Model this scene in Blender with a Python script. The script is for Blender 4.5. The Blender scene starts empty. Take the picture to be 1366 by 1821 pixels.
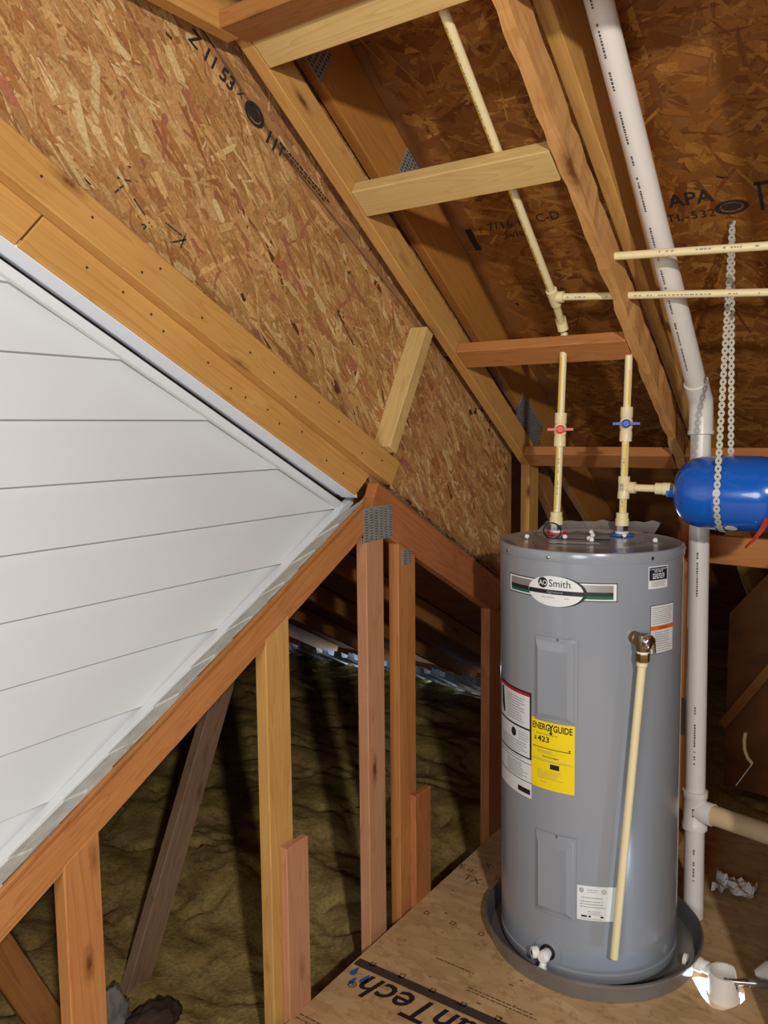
import bpy, bmesh, math, random
from mathutils import Vector, Matrix, noise
random.seed(7)
SC = bpy.context.scene
COL = SC.collection
rad = math.radians

# ---------------------------------------------------------------- camera
# world: X = out of the gable wall into the attic, Y = along the wall, Z = up (metres)
AZ, PITCH, ROLL, FPX = rad(34.4), rad(5.95), rad(-0.5), 1450.0
fwd = Vector((-math.sin(AZ)*math.cos(PITCH), math.cos(AZ)*math.cos(PITCH), -math.sin(PITCH)))
rgt = Vector((math.cos(AZ), math.sin(AZ), 0)); upv = rgt.cross(fwd)
r2 = rgt*math.cos(ROLL) + upv*math.sin(ROLL); u2 = upv*math.cos(ROLL) - rgt*math.sin(ROLL)
cam = bpy.data.cameras.new('camera'); camo = bpy.data.objects.new('camera', cam); COL.objects.link(camo)
camo.matrix_world = Matrix(((r2.x, u2.x, -fwd.x, 1.39), (r2.y, u2.y, -fwd.y, 0.0), (r2.z, u2.z, -fwd.z, 1.60), (0, 0, 0, 1)))
cam.sensor_fit = 'HORIZONTAL'; cam.sensor_width = 36.0; cam.lens = FPX/1366*36.0; cam.clip_start = 0.02
SC.camera = camo

# ---------------------------------------------------------------- world, lamps, exposure
W = bpy.data.worlds.new('world'); SC.world = W; W.use_nodes = True
bgn = W.node_tree.nodes['Background']; bgn.inputs[0].default_value = (1.0, 0.90, 0.80, 1); bgn.inputs[1].default_value = 0.035
def lamp(name, kind, loc, power, color, size=0.1, aim=None):
    d = bpy.data.lights.new(name, kind); o = bpy.data.objects.new(name, d); COL.objects.link(o)
    o.location = loc; d.energy = power; d.color = color
    if kind == 'AREA': d.shape = 'DISK'; d.size = size
    else: d.shadow_soft_size = size
    if aim is not None: o.rotation_euler = (Vector(aim)-Vector(loc)).to_track_quat('-Z', 'Y').to_euler()
    return o
lamp('attic_bulb', 'POINT', (2.40, -0.60, 2.26), 128, (1.0, 0.965, 0.92), 0.05)
lamp('floor_torch', 'POINT', (1.40, 1.90, 0.075), 2.6, (0.50, 0.72, 1.0), 0.03)
lamp('rear_fill', 'AREA', (1.1, -1.6, 1.5), 22, (0.86, 0.93, 1.0), 1.2, (0.0, 1.2, 1.4))  # soft fill added behind the camera; no opening is known there
lamp('eave_daylight', 'AREA', (-1.9, 5.68, -0.28), 16, (0.62, 0.80, 1.0), 0.5, (-1.9, 4.7, -0.3))
SC.view_settings.view_transform = 'Standard'; SC.view_settings.look = 'None'
SC.view_settings.gamma = 1.0; SC.view_settings.use_curve_mapping = False
SC.view_settings.exposure = 0.95

# ---------------------------------------------------------------- materials
def lin(r, g, b):
    f = lambda c: (c/255/12.92) if c/255 <= 0.04045 else ((c/255+0.055)/1.055)**2.4
    return (f(r), f(g), f(b), 1)
class NT:
    def __init__(s, name):
        s.m = bpy.data.materials.new(name); s.m.use_nodes = True; s.t = s.m.node_tree; s.b = s.t.nodes['Principled BSDF']
    def n(s, typ, ins=None, **kw):
        nd = s.t.nodes.new('ShaderNode'+typ)
        for k, v in kw.items(): setattr(nd, k, v)
        for k, v in (ins or {}).items():
            if isinstance(v, bpy.types.NodeSocket): s.t.links.new(v, nd.inputs[k])
            else: nd.inputs[k].default_value = v
        return nd
    def ramp(s, fac, stops):
        nd = s.n('ValToRGB', {0: fac}); e = nd.color_ramp.elements
        while len(e) < len(stops): e.new(0.5)
        for el, (p, c) in zip(e, stops): el.position = p; el.color = c if not isinstance(c, (int, float)) else (c, c, c, 1)
        return nd.outputs[0]
    def mix(s, fac, a, b, mode='MIX'):
        nd = s.n('Mix', None, data_type='RGBA', blend_type=mode)
        for i, v in ((0, fac), (6, a), (7, b)):
            if isinstance(v, bpy.types.NodeSocket): s.t.links.new(v, nd.inputs[i])
            else: nd.inputs[i].default_value = v
        return nd.outputs[2]
    def set(s, **kw):
        for k, v in kw.items():
            k = k.replace('_', ' ')
            if isinstance(v, bpy.types.NodeSocket): s.t.links.new(v, s.b.inputs[k])
            else: s.b.inputs[k].default_value = v
    def bump(s, h, strength=0.2, dist=0.002):
        nd = s.n('Bump', {'Strength': strength, 'Distance': dist, 'Height': h}); s.t.links.new(nd.outputs[0], s.b.inputs['Normal'])

def wood(name, light, dark, knot=None, knots=1.0, rough=0.62):
    """sawn lumber: growth bands run along the piece's local X"""
    k = NT(name); tc = k.n('TexCoord'); oi = k.n('ObjectInfo')
    off = k.n('VectorMath', {0: oi.outputs['Random'], 1: (37.0, 11.0, 23.0)}, operation='MULTIPLY').outputs[0]
    v = k.n('VectorMath', {0: tc.outputs['Object'], 1: off}, operation='ADD').outputs[0]
    vs = k.n('VectorMath', {0: v, 1: (1.0, 16.0, 16.0)}, operation='MULTIPLY').outputs[0]
    wv = k.n('TexNoise', {'Vector': vs, 'Scale': 1.3, 'Detail': 2.0, 'Roughness': 0.5, 'Distortion': 0.6})
    band = k.n('Math', {0: wv.outputs[0], 1: 9.0}, operation='MULTIPLY').outputs[0]
    saw = k.n('Math', {0: band}, operation='FRACT').outputs[0]
    vf = k.n('VectorMath', {0: v, 1: (5.0, 190.0, 190.0)}, operation='MULTIPLY').outputs[0]
    fine = k.n('TexNoise', {'Vector': vf, 'Scale': 1.0, 'Detail': 3.0}).outputs[0]
    blot = k.n('TexNoise', {'Vector': v, 'Scale': 5.0, 'Detail': 2.0}).outputs[0]
    c = k.mix(k.ramp(saw, [(0.0, 0.05), (0.7, 0.28), (0.92, 0.62), (1.0, 0.08)]), light, dark)
    c = k.mix(k.ramp(fine, [(0.3, 0.22), (0.7, 0.0)]), c, dark)
    c = k.mix(k.ramp(blot, [(0.35, 0.0), (0.75, 0.35)]), c, dark)
    kv = k.n('VectorMath', {0: v, 1: (3.4, 11.0, 11.0)}, operation='MULTIPLY').outputs[0]
    kn = k.n('TexNoise', {'Vector': v, 'Scale': 60.0}).outputs[0]
    vor = k.n('TexVoronoi', {'Vector': kv, 'Scale': 1.0, 'Randomness': 1.0})
    dd = k.n('Math', {0: vor.outputs['Distance'], 1: k.n('Math', {0: kn, 1: 0.10}, operation='MULTIPLY').outputs[0]}, operation='ADD').outputs[0]
    km = k.ramp(dd, [(0.10*knots, 1.0), (0.15*knots+0.01, 0.45), (0.24*knots+0.02, 0.0)])
    c = k.mix(km, c, knot or (dark[0]*0.35, dark[1]*0.28, dark[2]*0.25, 1))
    k.set(Base_Color=c, Roughness=rough, Specular_IOR_Level=0.25); k.bump(fine, 0.25, 0.001)
    return k.m
def plain(name, col, rough=0.5, metal=0.0, coat=0.0, var=0.0, scale=30.0, bump=0.0, spec=0.5):
    k = NT(name); c = col
    if var or bump:
        tc = k.n('TexCoord'); nz = k.n('TexNoise', {'Vector': tc.outputs['Object'], 'Scale': scale, 'Detail': 4.0}).outputs[0]
        if var: c = k.mix(k.ramp(nz, [(0.3, 0.0), (0.7, 1.0)]), col, (col[0]*(1-var), col[1]*(1-var), col[2]*(1-var), 1))
        if bump: k.bump(nz, bump, 0.002)
    k.set(Base_Color=c, Roughness=rough, Metallic=metal, Coat_Weight=coat, Specular_IOR_Level=spec); return k.m
M = {}
M['pale'] = wood('pine_pale', lin(212, 180, 118), lin(184, 144, 84), knots=0.8)
M['gold'] = wood('pine_golden', lin(206, 158, 90), lin(176, 122, 58), knots=0.9)
M['orange'] = wood('fir_orange', lin(194, 132, 76), lin(160, 96, 46), knots=0.9)
M['red'] = wood('fir_red', lin(184, 118, 72), lin(146, 82, 42), knots=0.9)
M['pink'] = wood('fir_pinkish', lin(196, 142, 104), lin(170, 112, 76), knots=1.0)
M['brown'] = wood('fir_brown', lin(176, 120, 66), lin(136, 84, 40), knots=0.8)
M['umber'] = wood('fir_golden_brown', lin(188, 128, 60), lin(154, 98, 42), knots=0.8)
M['grey_wood'] = wood('fir_weathered', lin(150, 120, 96), lin(112, 84, 62), knots=1.0)
M['wane'] = wood('pine_with_bark_edge', lin(214, 164, 102), lin(178, 118, 60), knots=1.5)
M['osb'] = plain('osb_base', lin(178, 128, 76), 0.75, var=0.35, scale=18, bump=0.3)
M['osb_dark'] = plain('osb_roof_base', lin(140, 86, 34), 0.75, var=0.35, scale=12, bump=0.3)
def strand_mat(name, rough=0.6):
    k = NT(name); at = k.n('VertexColor', layer_name='tone'); tc = k.n('TexCoord')
    nz = k.n('TexNoise', {'Vector': tc.outputs['Object'], 'Scale': 160.0, 'Detail': 3.0}).outputs[0]
    c = k.mix(k.ramp(nz, [(0.3, 0.35), (0.65, 0.0)]), at.outputs[0], (0.10, 0.045, 0.015, 1))
    k.set(Base_Color=c, Roughness=rough, Specular_IOR_Level=0.25); k.bump(nz, 0.2, 0.001); return k.m
M['strand'] = strand_mat('wood_strand')
M['siding'] = plain('white_vinyl', lin(216, 217, 216), 0.42, var=0.04, scale=3)
M['alu'] = plain('white_aluminium', lin(228, 232, 240), 0.35)
M['shingle'] = plain('asphalt_shingle', lin(190, 184, 172), 0.9, var=0.3, scale=25, bump=0.5)
M['insul'] = None
M['pvc'] = plain('white_pvc', lin(226, 218, 208), 0.32)
M['pvc_tan'] = plain('tan_dimmed_pvc', lin(206, 178, 136), 0.4)  # branch pipe's dim light is put into this tan; the strip shares it
M['cpvc'] = plain('cream_cpvc', lin(232, 214, 164), 0.38)
M['yellow'] = plain('yellow_stripe', lin(226, 190, 60), 0.45)
M['red_p'] = plain('red_plastic', lin(214, 60, 34), 0.35)
M['pinkred'] = plain('crimson_plastic', lin(196, 40, 60), 0.4)
M['blue_p'] = plain('blue_plastic', lin(30, 60, 160), 0.35)
M['cyan_p'] = plain('bright_blue_plastic', lin(30, 110, 200), 0.4)
M['black'] = plain('black_plastic', lin(22, 20, 20), 0.4)
M['tankgrey'] = plain('grey_enamel', lin(143, 147, 153), 0.24, coat=0.35)
M['tankblue'] = plain('blue_enamel', lin(6, 88, 184), 0.22, coat=0.5)
M['galv'] = plain('galvanised_steel', lin(168, 164, 158), 0.45, metal=0.35, var=0.25, scale=60)
M['strap'] = plain('dull_zinc_strap', lin(196, 190, 172), 0.45, metal=0.25)
M['chrome'] = plain('bright_steel', lin(205, 205, 205), 0.2, metal=1.0)
M['brass'] = plain('brass', lin(176, 146, 84), 0.3, metal=1.0)
M['bronze'] = plain('dull_bronze', lin(140, 120, 88), 0.45, metal=0.9, var=0.2)
M['pan'] = plain('grey_pan_metal', lin(156, 155, 152), 0.30, metal=0.7, var=0.15, scale=14)
M['paper'] = plain('label_white', lin(226, 226, 224), 0.45)
M['ink'] = plain('print_black', lin(28, 27, 28), 0.5)
M['inkfade'] = plain('print_faded', lin(62, 48, 40), 0.7)
M['inkstamp'] = plain('stamp_ink', lin(40, 32, 34), 0.7)
M['inkdim'] = plain('print_pipe', lin(84, 82, 84), 0.5)
M['inkbrown'] = plain('print_worn', lin(96, 70, 50), 0.7)
M['inkgrey'] = plain('print_grey', lin(132, 130, 130), 0.5)
M['navy'] = plain('print_navy', lin(28, 34, 54), 0.5)
M['green'] = plain('print_green', lin(18, 92, 66), 0.45)
M['silver'] = plain('print_silver', lin(186, 184, 180), 0.3, metal=0.6)
M['labelyellow'] = plain('label_yellow', lin(246, 214, 8), 0.5)
M['labelorange'] = plain('print_orange', lin(226, 104, 30), 0.5)
M['labelred'] = plain('print_red', lin(176, 30, 44), 0.5)
M['inkblue'] = plain('print_blue', lin(44, 92, 148), 0.6)
M['whiteplastic'] = plain('white_plastic', lin(234, 232, 226), 0.35)
M['darkdirt'] = plain('dark_debris', lin(70, 48, 34), 0.9, var=0.5, scale=40, bump=0.5)
M['fluff'] = plain('grey_fluff', lin(120, 112, 104), 0.95, var=0.3, scale=20, bump=0.8)
M['baffle'] = plain('vent_foam', lin(214, 222, 236), 0.6)
M['film'] = None
def insul_mat():
    k = NT('fibreglass_wool'); tc = k.n('TexCoord')
    n1 = k.n('TexNoise', {'Vector': tc.outputs['Object'], 'Scale': 7.0, 'Detail': 6.0, 'Roughness': 0.6}).outputs[0]
    n2 = k.n('TexNoise', {'Vector': tc.outputs['Object'], 'Scale': 70.0, 'Detail': 4.0}).outputs[0]
    c = k.ramp(n1, [(0.3, lin(138, 114, 62)), (0.5, lin(164, 138, 82)), (0.75, lin(186, 162, 102))])
    c = k.mix(k.ramp(n2, [(0.35, 0.35), (0.6, 0.0)]), c, lin(70, 58, 34))
    k.set(Base_Color=c, Roughness=0.95, Specular_IOR_Level=0.1); k.bump(n2, 0.6, 0.006); return k.m
M['insul'] = insul_mat()
def film_mat():
    k = NT('clear_film'); k.set(Base_Color=(0.8, 0.78, 0.76, 1), Roughness=0.15, Alpha=0.28); return k.m
M['film'] = film_mat()
def floor_mat():
    k = NT('subfloor_osb'); tc = k.n('TexCoord')
    v = k.n('VectorMath', {0: tc.outputs['Object'], 1: (16.0, 44.0, 10.0)}, operation='MULTIPLY').outputs[0]
    vor = k.n('TexVoronoi', {'Vector': v, 'Scale': 1.0, 'Randomness': 1.0})
    bw = k.n('SeparateColor', {0: vor.outputs['Color']}).outputs[0]
    c = k.ramp(bw, [(0.0, lin(184, 146, 100)), (0.5, lin(194, 156, 110)), (1.0, lin(204, 168, 122))])
    n1 = k.n('TexNoise', {'Vector': tc.outputs['Object'], 'Scale': 26.0, 'Detail': 7.0, 'Roughness': 0.7}).outputs[0]
    c = k.mix(k.ramp(n1, [(0.34, 0.5), (0.47, 0.0)]), c, lin(128, 90, 54))
    n2 = k.n('TexNoise', {'Vector': tc.outputs['Object'], 'Scale': 3.0, 'Detail': 3.0}).outputs[0]
    c = k.mix(k.ramp(n2, [(0.4, 0.0), (0.7, 0.3)]), c, lin(134, 98, 64))
    k.set(Base_Color=c, Roughness=0.55); k.bump(n1, 0.15, 0.001); return k.m
M['floor'] = floor_mat()

# ---------------------------------------------------------------- helpers
def link(name, me, mat, parent=None, mw=None, smooth=False):
    o = bpy.data.objects.new(name, me); COL.objects.link(o)
    if mat is not None and not me.materials: me.materials.append(mat)
    if parent is not None: o.parent = parent
    if mw is not None: o.matrix_world = mw if parent is None else mw
    if smooth:
        for p in me.polygons: p.use_smooth = True
    return o
def from_bm(name, bm, mat, parent=None, smooth=False, mw=None):
    me = bpy.data.meshes.new(name); bm.to_mesh(me); bm.free(); return link(name, me, mat, parent, mw, smooth)
def empty(name, label=None, cat=None, group=None, kind=None):
    o = bpy.data.objects.new(name, None); COL.objects.link(o); o.empty_display_size = 0.05; return tag(o, label, cat, group, kind)
def tag(o, label=None, cat=None, group=None, kind=None):
    if label: o['label'] = label
    if cat: o['category'] = cat
    if group: o['group'] = group
    if kind: o['kind'] = kind
    return o
def frame(p0, p1, up):
    p0, p1 = Vector(p0), Vector(p1); x = (p1-p0).normalized(); z = Vector(up); z = (z - x*z.dot(x)).normalized(); y = z.cross(x)
    return Matrix(((x.x, y.x, z.x, p0.x), (x.y, y.y, z.y, p0.y), (x.z, y.z, z.z, p0.z), (0, 0, 0, 1))), (p1-p0).length
def beam(name, p0, p1, sy, sz, up, mat, parent=None, c0=0.0, c1=0.0, wane=0.0, seed=0, bev=0.0025):
    """a length of lumber from p0 to p1; sy, sz its section; c0, c1 slope of the end cuts (dx per local z)"""
    mw, L = frame(p0, p1, up); bm = bmesh.new(); rnd = random.Random(seed or hash(name) % 999)
    n = max(2, int(L/0.04)) if wane else 1
    rings = []
    for i in range(n+1):
        t = i/n; r = []
        for (a, b) in ((-1, -1), (1, -1), (1, 1), (-1, 1)):
            y, z = a*sy/2, b*sz/2
            x = t*L + (c0*(1-t)+c1*t)*z
            if wane and 0 < i < n:
                y -= a*abs(rnd.gauss(0, wane))*0.5; z -= b*abs(noise.noise(Vector((t*L*7, a*3.1+seed, b*5.3))))*wane*2
            r.append(bm.verts.new((x, y, z)))
        rings.append(r)
    for i in range(n):
        for j in range(4):
            bm.faces.new((rings[i][j], rings[i+1][j], rings[i+1][(j+1) % 4], rings[i][(j+1) % 4]))
    bm.faces.new(rings[0]); bm.faces.new(rings[-1][::-1])
    bmesh.ops.recalc_face_normals(bm, faces=bm.faces)
    if bev and not wane: bmesh.ops.bevel(bm, geom=list(bm.edges), offset=bev, segments=1, affect='EDGES', clamp_overlap=True)
    o = from_bm(name, bm, mat, None)
    o.matrix_world = mw
    if parent is not None: o.parent = parent
    return o
def poly_prism(name, pts, axis, a, b, mat, parent=None, bev=0.0):
    """2D outline extruded along an axis from a to b: axis 'x' takes (y,z), 'z' takes (x,y), 'y' takes (x,z)"""
    bm = bmesh.new()
    mk = {'x': lambda p, d: (d, p[0], p[1]), 'y': lambda p, d: (p[0], d, p[1]), 'z': lambda p, d: (p[0], p[1], d)}[axis]
    A = [bm.verts.new(mk(p, a)) for p in pts]; B = [bm.verts.new(mk(p, b)) for p in pts]; n = len(pts)
    bm.faces.new(A); bm.faces.new(B[::-1])
    for i in range(n): bm.faces.new((A[i], B[i], B[(i+1) % n], A[(i+1) % n]))
    bmesh.ops.recalc_face_normals(bm, faces=bm.faces)
    if bev: bmesh.ops.bevel(bm, geom=list(bm.edges), offset=bev, segments=2, affect='EDGES', clamp_overlap=True)
    return from_bm(name, bm, mat, parent)
def add_box(bm, c, s, mw=None):
    r = bmesh.ops.create_cube(bm, size=1.0); vs = r['verts']
    for v in vs:
        v.co = Vector((c[0]+v.co.x*s[0], c[1]+v.co.y*s[1], c[2]+v.co.z*s[2]))
        if mw is not None: v.co = mw @ v.co
    return vs
def rot_from_z(d):
    return Vector((0, 0, 1)).rotation_difference(Vector(d).normalized()).to_matrix().to_4x4()
def lathe(bm, prof, p=(0, 0, 0), d=(0, 0, 1), n=32, cap0=True, cap1=True):
    """profile (radius, height) turned about the axis through p along d"""
    mw = Matrix.Translation(Vector(p)) @ rot_from_z(d); rings = []
    for r, h in prof:
        rings.append([bm.verts.new(mw @ Vector((r*math.cos(2*math.pi*i/n), r*math.sin(2*math.pi*i/n), h))) for i in range(n)])
    for a, b in zip(rings, rings[1:]):
        for i in range(n): bm.faces.new((a[i], a[(i+1) % n], b[(i+1) % n], b[i]))
    if cap0: bm.faces.new(rings[0][::-1])
    if cap1: bm.faces.new(rings[-1])
def turned(name, prof, p, d, mat, parent=None, n=32, smooth=True, cap0=True, cap1=True):
    bm = bmesh.new(); lathe(bm, prof, p, d, n, cap0, cap1)
    bmesh.ops.recalc_face_normals(bm, faces=bm.faces)
    o = from_bm(name, bm, mat, parent, smooth)
    if smooth: soften(o)
    return o
def soften(o, ang=40):
    me = o.data
    for p in me.polygons: p.use_smooth = True
    bm = bmesh.new(); bm.from_mesh(me)
    for e in bm.edges:
        if len(e.link_faces) == 2 and e.calc_face_angle(0) > rad(ang): e.smooth = False
    bm.to_mesh(me); bm.free()
def rod(name, p0, p1, r, mat, parent=None, n=20):
    p0, p1 = Vector(p0), Vector(p1); L = (p1-p0).length
    return turned(name, [(r, 0), (r, L)], p0, p1-p0, mat, parent, n)
def tube_path(name, pts, r, mat, parent=None, n=14, closed=False):
    """a round tube swept along points"""
    pts = [Vector(p) for p in pts]; bm = bmesh.new(); rings = []; N = len(pts); prev = None
    for i, p in enumerate(pts):
        a = pts[i-1] if (i > 0 or closed) else p; b = pts[(i+1) % N] if (i < N-1 or closed) else p
        t = (b-a).normalized()
        if prev is None: prev = t.orthogonal().normalized()
        prev = (prev - t*prev.dot(t)).normalized(); q = t.cross(prev)
        rings.append([bm.verts.new(p + (prev*math.cos(2*math.pi*k/n)+q*math.sin(2*math.pi*k/n))*r) for k in range(n)])
    for i in range(N if closed else N-1):
        a, b = rings[i], rings[(i+1) % N]
        for k in range(n): bm.faces.new((a[k], a[(k+1) % n], b[(k+1) % n], b[k]))
    if not closed: bm.faces.new(rings[0][::-1]); bm.faces.new(rings[-1])
    bmesh.ops.recalc_face_normals(bm, faces=bm.faces)
    o = from_bm(name, bm, mat, parent, True); soften(o, 60); return o
_txt = {}
def text2d(s, size=1.0, bold=0.0, shear=0.0, space=1.0):
    """letters as flat 2D geometry, origin at the left end of the baseline"""
    key = (s, bold, shear, space)
    if key not in _txt:
        cu = bpy.data.curves.new('txt', 'FONT'); cu.body = s; cu.size = 1.0; cu.offset = bold; cu.shear = shear; cu.space_character = space; cu.resolution_u = 3
        o = bpy.data.objects.new('txt', cu); COL.objects.link(o)
        dg = bpy.context.evaluated_depsgraph_get(); me = bpy.data.meshes.new_from_object(o.evaluated_get(dg))
        _txt[key] = ([(v.co.x, v.co.y) for v in me.vertices], [tuple(p.vertices) for p in me.polygons])
        bpy.data.objects.remove(o); bpy.data.curves.remove(cu); bpy.data.meshes.remove(me)
    V, F = _txt[key]; return [(x*size, y*size) for x, y in V], F
def width2d(V): return max(x for x, _ in V)-min(x for x, _ in V)
class Print:
    """flat print gathered in 2D (u right, v up), then laid on a surface by a mapping"""
    def __init__(s): s.V = []; s.F = []
    def add(s, V, F):
        k = len(s.V); s.V += V; s.F += [tuple(i+k for i in f) for f in F]; return s
    def text(s, t, u, v, size, fit=None, align='L', rot=0.0, **kw):
        V, F = text2d(t, size, **kw); x0 = min(x for x, _ in V); w = width2d(V); sx = fit/w if fit else 1.0
        V = [((x-x0)*sx, y) for x, y in V]; w *= sx
        if align == 'C': V = [(x-w/2, y) for x, y in V]
        c, sn = math.cos(rot), math.sin(rot)
        return s.add([(u+x*c-y*sn, v+x*sn+y*c) for x, y in V], F)
    def rect(s, u0, v0, u1, v1, n=8):
        V = []; F = []
        for i in range(n+1):
            u = u0+(u1-u0)*i/n; V += [(u, v0), (u, v1)]
        for i in range(n): F.append((2*i, 2*i+2, 2*i+3, 2*i+1))
        return s.add(V, F)
    def disc(s, u, v, ru, rv, n=32, inner=0.0):
        a = [2*math.pi*i/n for i in range(n)]
        if inner:
            V = [(u+ru*math.cos(t), v+rv*math.sin(t)) for t in a]+[(u+ru*inner*math.cos(t), v+rv*inner*math.sin(t)) for t in a]
            return s.add(V, [(i, (i+1) % n, n+(i+1) % n, n+i) for i in range(n)])
        m = n//2; V = []; F = []
        for i in range(m+1):
            t = math.pi*i/m; V += [(u-ru*math.cos(t), v-rv*math.sin(t)), (u-ru*math.cos(t), v+rv*math.sin(t))]
        for i in range(m): F.append((2*i, 2*i+2, 2*i+3, 2*i+1))
        return s.add(V, F)
    def lines(s, u0, u1, vtop, vbot, n, h, seed=1, ragged=0.3, words=True):
        rr = random.Random(seed)
        for i in range(n):
            v = vtop-(vtop-vbot)*i/max(1, n-1); u = u0; end = u1-(u1-u0)*ragged*rr.random()
            while u < end-h:
                w = min(end-u, h*(1.2+rr.random()*3.5)) if words else end-u
                s.rect(u, v-h/2, u+w, v+h/2, 1); u += w+h*0.8
        return s
    def make(s, name, fmap, mat, parent=None):
        me = bpy.data.meshes.new(name); me.from_pydata([tuple(fmap(u, v)) for u, v in s.V], [], s.F); me.update()
        o = link(name, me, mat, parent)
        if name in ('label_print', 'badge_lettering', 'printed_grid_marks', 'tee_lettering', 'label_lettering'): o['kind'] = 'stuff'
        return o
def clip(poly, a, b, c):
    """keep the part of a 2D polygon where a*x+b*y <= c"""
    out = []
    for i, p in enumerate(poly):
        q = poly[(i+1) % len(poly)]; dp = a*p[0]+b*p[1]-c; dq = a*q[0]+b*q[1]-c
        if dp <= 0: out.append(p)
        if (dp < 0 < dq) or (dq < 0 < dp):
            t = dp/(dp-dq); out.append((p[0]+(q[0]-p[0])*t, p[1]+(q[1]-p[1])*t))
    return out
def inside(poly, x, y):
    r = False; j = len(poly)-1
    for i in range(len(poly)):
        if (poly[i][1] > y) != (poly[j][1] > y) and x < (poly[j][0]-poly[i][0])*(y-poly[i][1])/(poly[j][1]-poly[i][1])+poly[i][0]: r = not r
        j = i
    return r
def strands(parent, poly, fmap, count, angle, spread, tones, seed, size=1.0, lift=0.0012, name='wood_strand', stray=0.25):
    """pressed wood strands: each a thin ragged chip with its own tone, tilt and height"""
    rr = random.Random(seed); V = []; F = []; T = []
    xs = [p[0] for p in poly]; ys = [p[1] for p in poly]; x0, x1, y0, y1 = min(xs), max(xs), min(ys), max(ys); made = 0
    while made < count:
        x, y = rr.uniform(x0, x1), rr.uniform(y0, y1)
        if not inside(poly, x, y): continue
        made += 1
        L = size*(0.03+0.10*rr.random()**1.3); w = size*(0.004+0.020*rr.random()**1.7)
        a = rr.gauss(angle, spread) if rr.random() > stray else rr.uniform(0, math.pi)
        tone = rr.choices(tones, [t[0] for t in tones])[0]
        if tone[0] < 0.06: L *= 0.45; w *= 0.5
        k = 1+rr.gauss(0, 0.07); col = (tone[1]*k, tone[2]*k, tone[3]*k, 1)
        hz = rr.random()*lift+0.0003; tu, tv = rr.gauss(0, 0.010), rr.gauss(0, 0.045)
        ca, sa = math.cos(a), math.sin(a); i0 = len(V)
        pts = [(-L/2, rr.uniform(-.5, .1)*w), (-L*0.42, -w/2*rr.uniform(.6, 1)), (L*0.40, -w/2*rr.uniform(.5, 1)), (L/2*rr.uniform(.9, 1.1), rr.uniform(-.4, .4)*w),
               (L*0.44, w/2*rr.uniform(.5, 1)), (-L*0.38, w/2*rr.uniform(.6, 1))]
        for u, v in pts:
            V.append(tuple(fmap(x+u*ca-v*sa, y+u*sa+v*ca, max(0.0002, hz+u*tu+v*tv))))
        if not all(inside(poly, x+u*ca-v*sa, y+u*sa+v*ca) for u, v in pts): del V[i0:]; continue
        F.append(tuple(range(i0, i0+6))); T += [col]*6
    me = bpy.data.meshes.new(name); me.from_pydata(V, [], F); me.update()
    ca_ = me.color_attributes.new('tone', 'FLOAT_COLOR', 'CORNER')
    ca_.data.foreach_set('color', [c for t in T for c in t])
    o = link(name, me, M['strand'], parent); o['kind'] = 'stuff'; return o
def tn(w, r, g, b): c = lin(r, g, b); return (w, c[0], c[1], c[2])
TONES_WALL = [tn(3.2, 194, 144, 88), tn(3, 182, 132, 78), tn(2.2, 206, 162, 104), tn(1.0, 220, 186, 130), tn(1.0, 168, 112, 64), tn(0.7, 172, 108, 78), tn(0.05, 74, 42, 26), tn(0.08, 96, 56, 30)]
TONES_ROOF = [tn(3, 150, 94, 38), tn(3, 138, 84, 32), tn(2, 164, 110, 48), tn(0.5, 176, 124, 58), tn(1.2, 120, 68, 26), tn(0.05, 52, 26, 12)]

# ---------------------------------------------------------------- key planes
SL = 2/3.0                                    # slope of the main roof
NRM = math.hypot(1, SL)
def LZ(y, off=0.0): return 3.4463 - SL*y + off*NRM        # plane of the ladder frame under the rafters
FLOOR = 0.022
def upN(): return Vector((0, SL, 1)).normalized()

# ================================================================ STRUCTURE
# ---- plywood-like subfloor platform, with the hole around the drain standpipe
floor = empty('floor', 'printed tan subfloor panel under the grey water heater', 'floor', kind='structure')
hole = [(0.862, 2.316), (0.885, 2.338), (0.94, 2.350), (1.006, 2.330), (1.018, 2.285), (1.004, 2.236), (0.982, 2.205), (0.95, 2.200), (0.915, 2.235)]
def floor_panel(outer, holes):
    bm = bmesh.new(); es = []
    for loop in [outer]+holes:
        vs = [bm.verts.new((x, y, FLOOR)) for x, y in loop]
        es += [bm.edges.new((vs[i], vs[(i+1) % len(vs)])) for i in range(len(vs))]
    bmesh.ops.triangle_fill(bm, use_beauty=True, use_dissolve=False, edges=es)
    for f in bm.faces:
        if f.normal.z < 0: f.normal_flip()
    ex = bmesh.ops.extrude_face_region(bm, geom=list(bm.faces))
    for v in [g for g in ex['geom'] if isinstance(g, bmesh.types.BMVert)]: v.co.z -= 0.018
    bmesh.ops.recalc_face_normals(bm, faces=bm.faces)
    return from_bm('floor_panel', bm, M['floor'], floor)
floor_panel([(0.024, -1.0), (2.6, -1.0), (2.6, 3.25), (0.024, 3.25)], [hole])
for jx, jn in ((0.55, 'board added under the floor to screen light, left of the standpipe hole'), (1.16, 'board added under the floor to screen light, right of the standpipe hole')):
    jo = poly_prism('light_screen', [(jx, -0.22), (jx+0.038, -0.22), (jx+0.038, FLOOR-0.0185), (jx, FLOOR-0.0185)], 'y', -1.0, 3.25, M['brown'], floor)  # unseen boards added to box in the light below the hole
for jy in (2.02, 2.86): poly_prism('light_screen', [(0.589, -0.22), (1.159, -0.22), (1.159, FLOOR-0.0185), (0.589, FLOOR-0.0185)], 'y', jy, jy+0.038, M['brown'], floor)
fm = lambda u, v: (u, v, FLOOR+0.0006)
pr = Print()
pr.rect(0.03, 1.806, 1.10, 1.838, 6)
pr.make('printed_stripe', fm, M['inkfade'], floor)
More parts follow.
